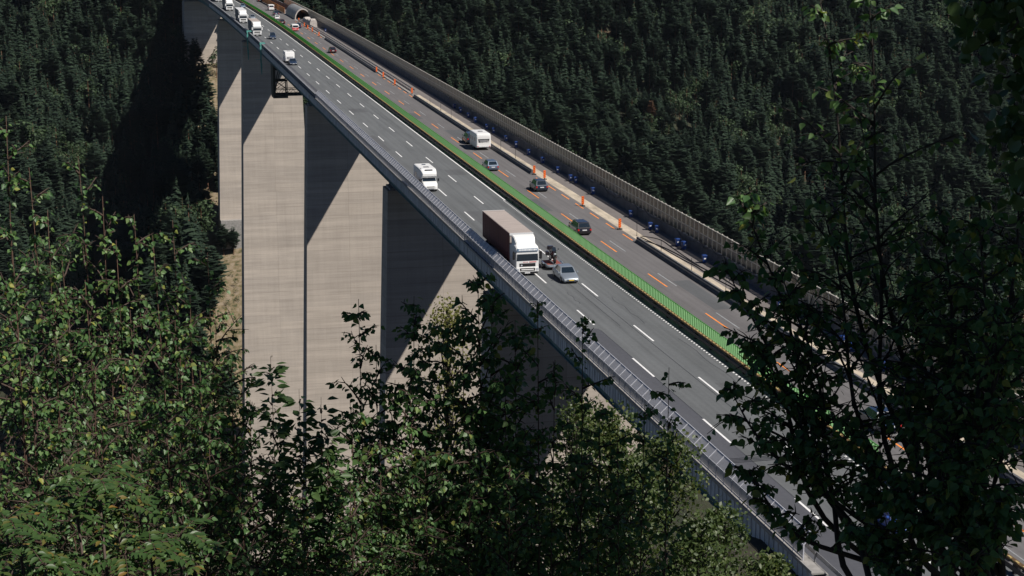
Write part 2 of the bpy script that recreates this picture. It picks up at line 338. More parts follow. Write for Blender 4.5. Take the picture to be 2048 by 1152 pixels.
mb = MB(); sweep(mb, [(37.66, .28), (37.70, .28), (37.70, .46), (37.66, .46)], UN, UF, 6); obj('cable_rail', mb, 'galv', br)
mb = MB(); mb.box(37.85, 63.2, 80, 96, -14, -.58); obj('abutment_wall', mb, 'wall', br)

# road surfaces and markings (all children of the road they lie on)
mb = MB(); sheet(mb, 38.56, 49.75, -60, UF, .004); road_l = struct('road', mb, 'asph_l')
mb = MB(); sheet(mb, 49.75, 57.6, -60, UF, .005); road_r = struct('road', mb, 'asph_r')
mb = MB(); sheet(mb, 57.6, 62.3, -60, UF, .004); work = struct('pavement', mb, 'work')
mb = MB(); sheet(mb, 57.72, 59.1, 60, 338, .012, step=4); obj('concrete_strip', mb, 'strip', work)
mb = MB(); sheet(mb, 57.75, 58.45, 338, 600, .012, step=4); obj('concrete_strip', mb, 'conc', work)
mb = MB(); sheet(mb, 38.76, 42.0, 40, 145.5, .008); sheet(mb, 38.76, 40.3, 145.5, 520, .008); obj('asphalt_patch', mb, 'asph_dark', road_l)
mb = MB()
for k in range(-6, 40):
    for ph, v in ((116.9, 42.0), (128.0, 45.5)):
        uu = ph + 18 * k
        if uu < 700: sheet(mb, v - .085, v + .085, uu - 6, uu, .013, step=3)
sheet(mb, 48.70, 48.90, 214, UF, .013)
u = 40
while u < 214:
    mb.add([(48.66, u, .013), (48.84, u + .12, .013), (48.84, u + .38, .013), (48.66, u + .26, .013)], [(0, 1, 2, 3)]); u += .66
obj('white_marking', mb, 'paint', road_l)
random.seed(77)
mb = MB()
for v0, v1, a, b in ((42.3, 43.9, 196, 207), (45.8, 48.2, 236, 241), (39.2, 41.6, 262, 280), (46.2, 47.2, 118, 126), (42.2, 45.2, 312, 318)): sheet(mb, v0, v1, a, b, .007)
obj('repair_patch', mb, 'asph_patch', road_l)
mb = MB()
for v0, v1, a, b in ((54.8, 56.6, 150, 163), (51.3, 53.0, 205, 214), (54.0, 56.8, 270, 284), (51.5, 53.2, 300, 309)): sheet(mb, v0, v1, a, b, .008)
obj('repair_patch', mb, 'asph_patch', road_r)
mb = MB()
for k in range(26):
    v = random.choice((43.1, 44.4, 46.6, 48.0, 40.2)) + random.uniform(-.3, .3); u = random.uniform(100, 420); L_n = random.uniform(5, 22); n_p = 8
    pts_ = [(RV(v + .12 * math.sin(j * 1.7 + k) + random.uniform(-.05, .05), u + L_n * j / n_p), u + L_n * j / n_p) for j in range(n_p + 1)]
    for (xa, ya), (xb, yb) in zip(pts_[:-1], pts_[1:]): mb.add([(xa - .02, ya, .0105), (xa + .02, ya, .0105), (xb + .02, yb, .0105), (xb - .02, yb, .0105)], [(0, 1, 2, 3)])
obj('sealed_crack', mb, 'seal', road_l)['kind'] = 'stuff'
mb = MB(); sheet(mb, 45.12, 45.17, 60, 172, .012); sheet(mb, 44.2, 44.24, 146, 172, .012); sheet(mb, 42.0, 42.05, 40, 145, .012)
obj('sealed_joint', mb, 'seal', road_l)
mb = MB()
for uu in np.arange(106.6, 107.6, .28): mb.box(38.8, 49.5, uu, uu + .14, .008, .016)
obj('expansion_joint', mb, 'seal', road_l)
mb = MB()
for k in range(-6, 28): sheet(mb, 54.42, 54.57, 184.9 + 18 * k - 6.3, 184.9 + 18 * k, .013, step=3)
sheet(mb, 50.95, 51.05, 40, UF, .013)
obj('faded_marking', mb, 'old', road_r)
mb = MB()
for k in range(-6, 22): sheet(mb, 53.37, 53.53, 184.9 + 18 * k - 6.4, 184.9 + 18 * k, .015, step=3)
for a, b in ((184, 233), (334, 386), (488, 560)):
    u = a + .4
    while u < b - 4: sheet(mb, 57.0, 57.16, u, u + 4, .015, step=3); u += 7.1
obj('orange_marking', mb, 'orange', road_r)

# piers
def pier(u, w0, zb, label, thick=5.2, base=None, rz=0, zt=-6.9):
    c = RV(50.1, u); p = thing('bridge_pier', label, 'bridge pier', (c, u, zb), head(u), 'concrete piers under the bridge')
    H = zt - zb
    def ring(z, e=0):
        k = (zt - z) * .030; a = w0 / 2 + k + e; t = thick / 2 + k * .6 + e
        return [(-a, -t, z - zb), (a, -t, z - zb), (a, t, z - zb), (-a, t, z - zb)]
    mb = MB(); mb.loft([ring(zt - H * i / 8) for i in range(8, -1, -1)]); obj('pier_shaft', mb, 'pier', p)
    mb = MB(); mb.loft([ring(zt + .004, -.45), ring(zt + .35, -.45)])
    for x in (-3.4, 3.4): mb.box(x - .5, x + .5, -.8, .8, zt + .354 - zb, -6.32 - zb)
    obj('bearing_block', mb, 'conc', p)
    if base:
        mb = MB(); mb.box(-w0 / 2 - base, w0 / 2 + base, -thick / 2 - 4, thick / 2 + 4, -8, 3.2); obj('pier_footing', mb, 'conc', p)
    return p
pier(190, 17.6, -66, 'concrete bridge pier nearest the camera, mostly hidden behind the dark birch')
pier(268, 17.5, -100, 'concrete bridge pier whose broad face is almost all in deep shade, beside the birch tops')
pier(385, 17.5, -180, 'pale concrete bridge pier with a ladder of dark stains, right of the tallest pier')
pier(567, 18.3, -186, 'tallest pale concrete bridge pier, fully sunlit below the inspection gantry', 6.5)
pier(672, 17.6, -87, 'narrow visible strip of concrete pier standing on a footing on the far slope', 6, base=2.2)
pier(805, 21, -60, 'farthest concrete pier, shaded blue grey at the top of the dark slope', 8)

# ---------------------------------------------------------------- left noise barrier and far railing
nb = thing('noise_barrier', 'long see-through noise barrier bent inwards at the top along the left deck edge', 'noise barrier')
post = MB(); post.box(-.03, .03, -.022, .022, 0, 1.0); post.loft([[(-.03, d, .98), (.03, d, .96), (.58, d, 1.48), (.53, d, 1.52)] for d in (-.022, .022)])
pm = post.mesh('post', 'alu')
us = [UN + 2 + 1.5 * i for i in range(int((334 - UN) / 1.5))]
for u in us[:100]:
    o = obj('post', pm, None, nb); o.location = (RV(38.0, u), u, .32); o.rotation_euler.z = head(u)
mb = MB()
for u in us[100:]: o = [(x + RV(38.0, u), y + u, z + .32) for x, y, z in post.v]; mb.add(o, post.f)
obj('post', mb, 'alu', nb)['kind'] = 'stuff'
mb = MB(); sweep(mb, [(38.05, .50), (38.07, .50), (38.07, 1.27), (38.05, 1.27)], UN + 2, 334, 6); sweep(mb, [(38.06, 1.30), (38.60, 1.81), (38.585, 1.825), (38.045, 1.315)], UN + 2, 334, 6)
obj('mesh_panel', mb, 'glass_wall', nb)
mb = MB(); sweep(mb, [(38.575, 1.80), (38.625, 1.80), (38.625, 1.86), (38.575, 1.86)], UN + 2, 334, 6); sweep(mb, [(37.96, 1.27), (38.0, 1.27), (38.0, 1.32), (37.96, 1.32)], UN + 2, 334, 6)
sweep(mb, [(37.96, .44), (38.0, .44), (38.0, .52), (37.96, .52)], UN + 2, 334, 6)
obj('rail', mb, 'alu', nb)
fr = thing('bridge_railing', 'plain grey steel railing along the far left deck edge beyond the noise barrier', 'railing')
mb = MB()
for z in (.35, .62, .9): sweep(mb, [(38.0, z), (38.1, z), (38.1, z + .1), (38.0, z + .1)], 334, UF, 6)
sweep(mb, [(37.98, 1.0), (38.4, 1.0), (38.4, 1.06), (37.98, 1.06)], 334, UF, 6)
obj('rail', mb, 'galv', fr)
mb = MB(); sweep(mb, [(38.2, .32), (38.24, .32), (38.24, .98), (38.2, .98)], 334, UF, 6); obj('panel', mb, 'fascia', fr)
gl = thing('guard_rail', 'low grey guard rail between the left noise barrier and the slow lane', 'guard rail')
mb = MB(); sweep(mb, [(38.80, .5), (38.84, .5), (38.86, .65), (38.84, .8), (38.80, .8)], 70, 640, 6); obj('rail', mb, 'galv', gl)
mb = MB()
for u in np.arange(72, 640, 4): mb.box(RV(38.72, u), RV(38.79, u), u - .05, u + .05, .03, .78)
obj('post', mb, 'galv', gl)['kind'] = 'stuff'

# ---------------------------------------------------------------- median barrier with green screen
md = thing('median_barrier', 'dark steel crash barrier with a rusty studded top rail between the carriageways', 'crash barrier')
pb = MB(); pb.box(-.22, .22, -.09, .09, 0, .60); pm = pb.mesh('post', 'black')
us = list(np.arange(80, 700, 4.0))
for u in us[:100]: o = obj('post', pm, None, md); o.location = (RV(49.52, u), u, .006)
mb = MB()
for u in us[100:]: mb.add([(x + RV(49.52, u), y + u, z + .006) for x, y, z in pb.v], pb.f)
obj('post', mb, 'black', md)['kind'] = 'stuff'
mb = MB()
for z in (.22,): sweep(mb, [(49.25, z), (49.29, z), (49.27, z + .15), (49.29, z + .3), (49.25, z + .3)], 80, UF, 6)
obj('lower_rail', mb, 'black', md)
mb = MB(); u = 80.6
while u < 700:
    sheet(mb, 49.30, 49.46, u, u + 2.6, .535, step=3); u += 4
obj('rail_plate', mb, 'conc', md)['kind'] = 'stuff'
mb = MB(); sweep(mb, [(49.36, .60), (49.66, .60), (49.66, .76), (49.36, .76)], 80, UF, 6); obj('top_rail', mb, 'rust', md)
mb = MB(); u = 82
while u < 420:
    x = RV(49.40, u); mb.box(x, x + .13, u, u + .34, .762, .80); u += .86
obj('rail_stud', mb, 'stud', md)['kind'] = 'stuff'
gs = thing('glare_screen', 'long bright green slatted screen along the middle of the motorway', 'screen')
mb = MB(); u = 104.0
while u < 700:
    x = RV(50.16, u); mb.box(x - .05, x - .003, u, u + .05, .32, 1.36); u += .5
sweep(mb, [(50.13, 1.345), (50.19, 1.345), (50.19, 1.39), (50.13, 1.39)], 104, 700, 6)
obj('slat_panel', mb, 'green', gs)
mb = MB(); sweep(mb, [(50.16, .32), (50.16, 1.345)], 104, 700, 6, closed=False); obj('screen_sheet', mb, 'green', gs)
mb = MB(); sweep(mb, [(50.0, .02), (50.5, .02), (50.4, .30), (50.1, .30)], 104, 700, 6); obj('foot_beam', mb, 'conc', gs)

# ---------------------------------------------------------------- temporary concrete barriers on the right carriageway
def jersey(u0, u1, label):
    b = thing('concrete_barrier', label, 'barrier', (0, 0, 0), 0, 'temporary barriers along the work zone')
    mb = MB(); sweep(mb, [(57.08, .008), (57.66, .008), (57.66, .12), (57.50, .24), (57.47, .62), (57.27, .62), (57.24, .24), (57.08, .12)], u0, u1, 6); obj('barrier_body', mb, 'wall', b)
    mb = MB(); sweep(mb, [(57.20, .34), (57.235, .34), (57.235, .46), (57.20, .46)], u0 + .2, u1 - .2, 6); obj('side_rail', mb, 'galv', b)
    return b
jersey(70, 183.5, 'dark temporary barrier nearest the camera, its front end beside the hoses')
jersey(234.5, 334, 'dark temporary barrier in the middle, passing behind the white caravan')
jersey(385, 482, 'dark temporary barrier farthest away, beside the small dark red car')
gr = thing('guard_rail', 'pair of thin steel rails running along the far concrete strip', 'guard rail')
mb = MB()
for v in (57.9, 58.75): sweep(mb, [(v, .45), (v + .08, .45), (v + .08, .75), (v, .75)], 342, 560, 6)
obj('rail', mb, 'galv', gr)
mb = MB()
for u in np.arange(342, 560, 4):
    for v in (57.92, 58.77): mb.box(RV(v, u), RV(v, u) + .06, u, u + .1, .01, .72)
obj('post', mb, 'galv', gr)['kind'] = 'stuff'

# right parapet wall and noise wall
pw = thing('parapet_wall', 'dark concrete parapet wall along the right edge of the bridge', 'wall')
mb = MB(); sweep(mb, [(62.05, .0), (62.45, .0), (62.45, 1.12), (62.12, 1.12)], 96, UF, 6); obj('wall_body', mb, 'wall', pw)
mb = MB(); random.seed(5)
for u in np.arange(100, 560, 2.3):
    l = random.uniform(.5, 1.7); x = RV(62.16, u); a = random.uniform(0, .08)
    mb.loft([[(x + a, uu, 1.124), (x + a + .16, uu, 1.124), (x + a + .13, uu, 1.2 + random.uniform(0, .05)), (x + a + .02, uu, 1.2)] for uu in (u, u + l * .5, u + l)])
obj('broken_coping', mb, 'conc', pw)['kind'] = 'stuff'
nw = thing('noise_wall', 'tall noise wall of brown panels in pale frames along the right bridge edge', 'noise wall')
pb = MB(); pb.box(-.05, .05, -.055, .055, 0, 3.12); pb.box(-.08, .10, -.075, .075, 3.12, 3.22); pm = pb.mesh('post', 'post_r')
us = [98 + 1.5 * i for i in range(int((640 - 98) / 1.5))]
for i, u in enumerate(us[:100]): o = obj('post', pm, None, nw); o.location = (RV(62.62, u), u, 0)
mb = MB()
for u in us[100:]: mb.add([(x + RV(62.62, u), y + u, z) for x, y, z in pb.v], pb.f)
obj('post', mb, 'post_r', nw)['kind'] = 'stuff'
mb = MB(); sweep(mb, [(62.60, 2.10), (62.64, 2.10), (62.64, 3.10), (62.60, 3.10)], 98, 640, 6); obj('upper_panel', mb, 'brown_glass', nw)
mb = MB(); sweep(mb, [(62.60, .2), (62.66, .2), (62.66, 2.02), (62.60, 2.02)], 98, 640, 6); obj('lower_panel', mb, 'grey_panel', nw)
mb = MB(); sweep(mb, [(62.55, 2.02), (62.66, 2.02), (62.66, 2.10), (62.55, 2.10)], 98, 640, 6); sweep(mb, [(62.56, 3.10), (62.66, 3.10), (62.66, 3.16), (62.56, 3.16)], 98, 640, 6); obj('rail', mb, 'post_r', nw)

# loose hoses and cables
def cable(label, pts, r=.045, name='cable'):
    ps = []
    for i in range(len(pts) - 1):
        for k in range(6):
            t = k / 6; p0 = Vector(pts[max(i - 1, 0)]); p1 = Vector(pts[i]); p2 = Vector(pts[i + 1]); p3 = Vector(pts[min(i + 2, len(pts) - 1)])
            ps.append(.5 * ((2 * p1) + (p2 - p0) * t + (2 * p0 - 5 * p1 + 4 * p2 - p3) * t * t + (3 * p1 - p0 - 3 * p2 + p3) * t ** 3))
    ps.append(Vector(pts[-1])); mb = MB(); mb.tube(ps, r, 6); o = obj(name, mb, 'hose', None, True); return tag(o, label, 'cable')
random.seed(11)
pts = []
for u in np.arange(118, 330, 2.0):
    low = random.random() < .5
    pts.append((RV(62.16, u) - (.10 if low else .02) - random.uniform(0, .06), u, random.uniform(.72, 1.02) if low else random.uniform(1.22, 1.36)))
cable('black cable looping along the top of the right parapet wall', pts, .04)
cable('black hose curving from the concrete strip into the work lane', [(58.3, 184, .06), (59.2, 180.5, .06), (59.6, 176, .06), (59.8, 170, .06), (60.2, 163, .06), (60.1, 158, .06)], .05, 'hose')
cable('second black hose lying closer to the concrete strip', [(58.6, 186, .05), (59.0, 181, .06), (59.2, 174, .06), (59.5, 169, .06), (59.4, 164, .06), (59.9, 156, .06)], .05, 'hose')
cable('loose black hose looping toward the parapet wall', [(58.9, 186.5, .06), (60.3, 184, .06), (60.2, 179, .06), (60.0, 174, .06), (59.9, 169, .06)], .04, 'hose')

# thin survey stakes on the strip
STK = [(58.5, 187.1, 'on the concrete strip at the near end of the hose'), (58.2, 177.1, 'on the concrete strip between the hoses and the barrier'), (58.2, 166.8, 'on the strip third along the nearest barrier'),
       (58.3, 156.7, 'on the strip close to the dark birch leaves'), (58.6, 319.8, 'on the far strip behind the middle barrier, farthest of its row'), (58.8, 310.0, 'on the far strip behind the middle barrier, second farthest'),
       (58.8, 300.0, 'on the strip behind the middle barrier, third farthest'), (58.7, 259.5, 'just right of the white caravan'), (58.8, 249.9, 'between the caravan and the first orange delineator')]
for v, u, t in STK:
    mb = MB(); mb.tube([(0, 0, 0), (0.01, 0, .7), (0.0, .01, 1.45)], .028, 6); mb.box(-.07, .07, -.07, .07, 0, .04)
    o = obj('marker_stake', mb, 'black'); o.location = (v, u, .013); tag(o, 'thin dark stake ' + t, 'stake', 'stakes along the concrete strip')

# ---------------------------------------------------------------- blue wheelie bins
def make_bin():
    t = thing('wheeled_bin', 'x', 'bin', (0, 0, 0), 0, 'blue bins along the right wall')
    ring = lambda z, a, b, o=0: [(-a, -b + o, z), (a, -b + o, z), (a, b + o, z), (-a, b + o, z)]
    mb = MB(); mb.loft([ring(.06, .20, .22), ring(.5, .25, .27), ring(.93, .29, .31), ring(.97, .31, .33)]); obj('bin_body', mb, 'binb', t, bevel=.02)
    mb = MB(); mb.loft([ring(.974, .32, .35), ring(1.02, .32, .35), ring(1.09, .22, .25)]); obj('lid', mb, 'binb', t, bevel=.015)
    mb = MB(); mb.box(-.24, .24, .36, .41, .90, .95); obj('handle', mb, 'binb', t)
    for s in (-1, 1): mb = MB(); mb.disc((s * .25, .25, .10), .10, .06, 12); obj('wheel', mb, 'tyre', t)
    mb = MB(); mb.box(-.13, .13, -.292, -.275, .55, .72); obj('sticker', mb, 'plate', t)
    return t
BINS = [(63.1, 322.9, 'first on its own beyond the orange delineators'), (62.3, 313.9, 'upper of the far row, left of two close neighbours'), (62.1, 307.0, 'third in the far row along the wall'), (62.0, 299.5, 'fourth in the far row, low and half hidden'),
 (61.7, 292.3, 'in the far row, lying in the shade before the caravan'), (61.8, 283.2, 'behind the white caravan roof, upper one'), (61.8, 277.9, 'just above the right corner of the caravan roof'), (61.7, 268.3, 'right of the white caravan, first one'),
 (61.6, 260.6, 'right of the white caravan, second one'), (61.6, 252.3, 'midway between the caravan and the orange delineators'), (61.6, 243.7, 'up the wall from the first pair of orange delineators'), (61.5, 234.3, 'level with the first near orange delineator'),
 (61.4, 226.9, 'left one of the pair behind the dark hatchback'), (61.6, 224.9, 'right one of the pair behind the dark hatchback'), (61.4, 215.6, 'small one low at the wall above a single orange delineator'), (61.4, 198.5, 'above the nearest orange delineator'),
 (61.2, 190.0, 'left one of the pair beside the rust stain'), (61.4, 188.0, 'right one of the pair beside the rust stain'), (61.2, 179.9, 'back one of the touching pair above the black hoses'), (61.3, 178.0, 'front one of the touching pair above the black hoses'),
 (61.1, 170.6, 'half hidden at the left edge of the dark birch leaves'), (61.0, 148.9, 'glimpsed through birch leaves, upper one'), (61.0, 142.4, 'glimpsed through birch leaves, lower one'), (61.1, 134.3, 'left one of the pair seen in the gap of the birch'),
 (61.2, 132.6, 'right one of the pair seen in the gap of the birch'), (61.2, 126.1, 'alone at the wall seen through the birch branches'), (62.5, 510.1, 'farthest of all, near the pale tarpaulin stack')]
b0 = make_bin(); random.seed(4)
for i, (v, u, t) in enumerate(BINS):
    b = b0 if i == 0 else dup(b0, (0, 0, 0))
    b.location = (v - .15, u, .010); b.rotation_euler.z = random.uniform(-.35, .35); b['label'] = 'blue bin, ' + t; b.scale = (.86, .86, random.choice((.95, .9, .86, .8)))

# ---------------------------------------------------------------- delineators
def make_delin():
    t = thing('traffic_delineator', 'x', 'delineator', (0, 0, 0), 0, 'orange delineators at the barrier gaps')
    mb = MB(); mb.box(-.30, .30, -.2, .2, 0, .10); mb.box(-.06, .06, -.05, .05, .10, .25); obj('foot', mb, 'rubber', t, bevel=.02)
    mb = MB(); mb.box(-.17, .17, -.03, .03, .22, 1.28); obj('board', mb, 'delin', t, bevel=.015)
    mb = MB()
    for k in range(4):
        z = .26 + k * .25
        mb.add([(-.165, -.034, z), (-.165, -.034, z + .10), (.165, -.034, z + .24), (.165, -.034, z + .14)], [(0, 3, 2, 1)])
    obj('stripe', mb, 'delred', t)
    return t
DEL = [(57.66, 191.2, 'nearest the camera, beside the end of the near barrier'), (57.6, 207.4, 'alone in the middle of the near gap, casting a thin shadow'), (58.1, 229.2, 'behind the dark hatchback roof'), (57.75, 233.8, 'at the end of the middle barrier'),
 (58.4, 385.0, 'at the corner of the far barrier, upper of four'), (58.0, 372.7, 'second of the four in the far gap'), (58.0, 357.2, 'third of the four in the far gap'), (58.6, 339.6, 'at the start of the middle barrier, lowest of four'),
 (59.3, 554.0, 'at the mouth of the round shelter'), (58.6, 532.0, 'right of the white and red van, first below the shelter'), (58.4, 521.2, 'second in the row below the shelter'), (58.6, 511.0, 'third in the row below the shelter'), (58.4, 493.0, 'last in the row below the shelter')]
d0 = make_delin()
for i, (v, u, t) in enumerate(DEL):
    d = d0 if i == 0 else dup(d0, (0, 0, 0)); d.location = (v, u, .016); d['label'] = 'orange striped delineator post ' + t; d.rotation_euler.z = random.uniform(-.15, .15)

# ---------------------------------------------------------------- round shelter, orange fence, tarpaulin stack
sh = thing('round_shelter', 'grey half-round corrugated shelter with a pale rim over the far work lane', 'shelter', (61.9, 566, .01), head(570))
def arch(r, y, n=20, z0=.0): return [(r * math.cos(math.pi * k / n), y, z0 + 1.35 * r * math.sin(math.pi * k / n)) for k in range(n + 1)]
mb = MB(); rr = []
for k in range(0, 57): rr.append(arch(2.55 + (.03 if k % 2 else 0), k * .5))
mb.loft(rr, cap=False, closed=False); mb.loft([[(x * .97, y, z * .97) for x, y, z in q] for q in rr[::8]], cap=False, closed=False); obj('shell', mb, 'corr', sh)
mb = MB(); a0 = arch(2.62, -.06); a1 = arch(2.30, -.06); a2 = [(x, .10, z) for x, y, z in arch(2.30, 0)]; a3 = [(x, .10, z) for x, y, z in arch(2.62, 0)]
mb.loft([list(q) for q in zip(a0, a1, a2, a3)]); obj('front_rim', mb, 'wtarp', sh)
of = thing('construction_fence', 'orange netting fence along the far work zone beside the shelter', 'fence')
mb = MB(); sweep(mb, [(57.9, .1), (57.96, .1), (57.96, 2.0), (57.9, 2.0)], 596, 720, 4); obj('netting', mb, 'netting', of)
mb = MB()
for u in np.arange(597, 720, 5): mb.box(RV(57.97, u), RV(57.97, u) + .06, u, u + .06, .01, 2.05)
obj('post', mb, 'galv', of)
pk = thing('covered_stack', 'long stack of goods under pale crumpled tarpaulin in front of the shelter', 'stack', (61.2, 530, .012))
random.seed(21); mb = MB(); rings = []
for k in range(18):
    y = k * 1.2; h = 1.7 + random.uniform(-.25, .3) + (.5 if k < 4 else 0); a = 1.0 + random.uniform(-.15, .15)
    rings.append([(-a, y, 0), (-a - .05, y, h * .6), (-a * .8, y, h), (0, y, h + random.uniform(0, .15)), (a * .8, y, h), (a + .05, y, h * .6), (a, y, 0)])
mb.loft(rings); obj('tarpaulin', mb, 'wtarp', pk)
mb = MB(); mb.box(-1.25, 1.25, -.4, 21.4, 0.0, .14); obj('pallet', mb, 'conc', pk)

# ---------------------------------------------------------------- inspection gantry and hangers
ig = thing('inspection_gantry', 'dark steel truss work platform hanging under the bridge at the tallest pier', 'gantry', (0, 0, 0))
mb = MB(); T = lambda a, b, r=.12: mb.tube([a, b], r, 5)
y0, y1 = 466, 470
for y in (y0, y1):
    for x in (43.0, 46.2): T((x, y, -13.9), (x, y, -1.5), .16)
    T((43.0, y, -13.4), (55, y, -13.4), .2); T((43.0, y, -12.0), (55, y, -12.0), .10)
    xs = np.arange(43.0, 55.1, 1.2)
    for i in range(len(xs) - 1): T((xs[i], y, -13.4 if i % 2 else -12.0), (xs[i + 1], y, -12.0 if i % 2 else -13.4), .06)
    T((43, y, -9.6), (46.2, y, -9.6), .22); T((43, y, -9.6), (46.2, y, -12), .08); T((46.2, y, -9.6), (43, y, -12), .08); T((43, y, -6.6), (46.2, y, -6.6), .2); T((43.0, y, -12), (44.5, y, -6.6), .14)
obj('truss', mb, 'gantry', ig)
mb = MB(); mb.box(42.9, 46.4, y0 - .2, y1 + .2, -14.3, -13.6); mb.box(46.4, 55.2, y0, y1, -13.75, -13.55); obj('platform', mb, 'gantry', ig)
mb = MB(); mb.box(42.4, 42.9, y0 - 1, y1 + 1, -14.2, -3.0); obj('side_screen', mb, 'gantry', ig)
for i, (u, t) in enumerate(((496, 'upper'), (453, 'lower'))):
    h = thing('gantry_hanger', f'pale teal hanger on the left deck edge, {t} one of two near the white trucks', 'hanger', (RV(37.5, u), u, 0), 0, 'teal hangers on the deck edge')
    mb = MB()
    for y in (-.9, .9):
        mb.box(-.25, .0, y - .12, y + .12, -3.6, 1.5); mb.box(-.25, 1.0, y - .12, y + .12, 1.5, 1.75)
    mb.box(-.22, -.02, -.78, .78, -.4, -.15); mb.box(-.22, -.02, -.78, .78, .9, 1.15); mb.box(-.22, -.02, -.78, .78, -2.4, -2.15); obj('frame', mb, 'hang', h)
    mb = MB(); mb.loft([[(-.3, y, -3.6), (.2, y, -3.6), (.05, y, -6.5), (-.15, y, -6.5)] for y in (-.25, .25)]); mb.box(-1.5, -.25, -.08, .08, -2.7, -2.6); obj('lower_arm', mb, 'hang', h)
hz = MB(); hz.box(-640, 1040, -150, 1120, -196, 150)
hm = bpy.data.materials.new('haze'); hm.use_nodes = True; hn = hm.node_tree; hn.nodes.remove(hn.nodes['Principled BSDF'])
pv = hn.nodes.new('ShaderNodeVolumePrincipled'); pv.inputs['Color'].default_value = (.72, .84, 1, 1); pv.inputs['Density'].default_value = HAZE; pv.inputs['Anisotropy'].default_value = 0
hn.links.new(pv.outputs[0], hn.nodes['Material Output'].inputs['Volume']); M['haze'] = hm
ho = obj('haze', hz, 'haze'); ho['kind'] = 'stuff'; ho['label'] = 'thin bluish air over the valley'; ho['category'] = 'haze'
#VEH0
# ---------------------------------------------------------------- vehicles (y is the driving direction, origin on the ground under the middle)
def quad_in(q, a0, a1, b0, b1, off):
    q = [Vector(p) for p in q]; n = (q[1] - q[0]).cross(q[3] - q[0]).normalized()
    P = lambda a, b: (q[0] * (1 - a) + q[1] * a) * (1 - b) + (q[3] * (1 - a) + q[2] * a) * b + n * off
    return [P(a0, b0), P(a1, b0), P(a1, b1), P(a0, b1)]
def pane(parent, name, q, m='glass', a=(.05, .95), b=(.06, .92), off=.006):
    mb = MB(); f = quad_in(q, a[0], a[1], b[0], b[1], off); k = quad_in(q, a[0], a[1], b[0], b[1], -.01)
    mb.loft([k, f]); return obj(name, mb, m, parent)
def wheels(t, hw, axles, r=.32, w=.21, rim=True):
    for y in axles:
        for s in (-1, 1):
            mb = MB(); mb.disc((s * (hw - w / 2 + .012), y, r), r, w, 18); wo = obj('wheel', mb, 'tyre', t, True)
            if rim:
                mb = MB(); mb.disc((s * (hw + .006), y, r), r * .66, .03, 14); obj('rim', mb, 'rim', wo)
def boxpart(t, name, m, *b, bevel=0):
    mb = MB(); mb.box(*b); return obj(name, mb, m, t, bevel=bevel)
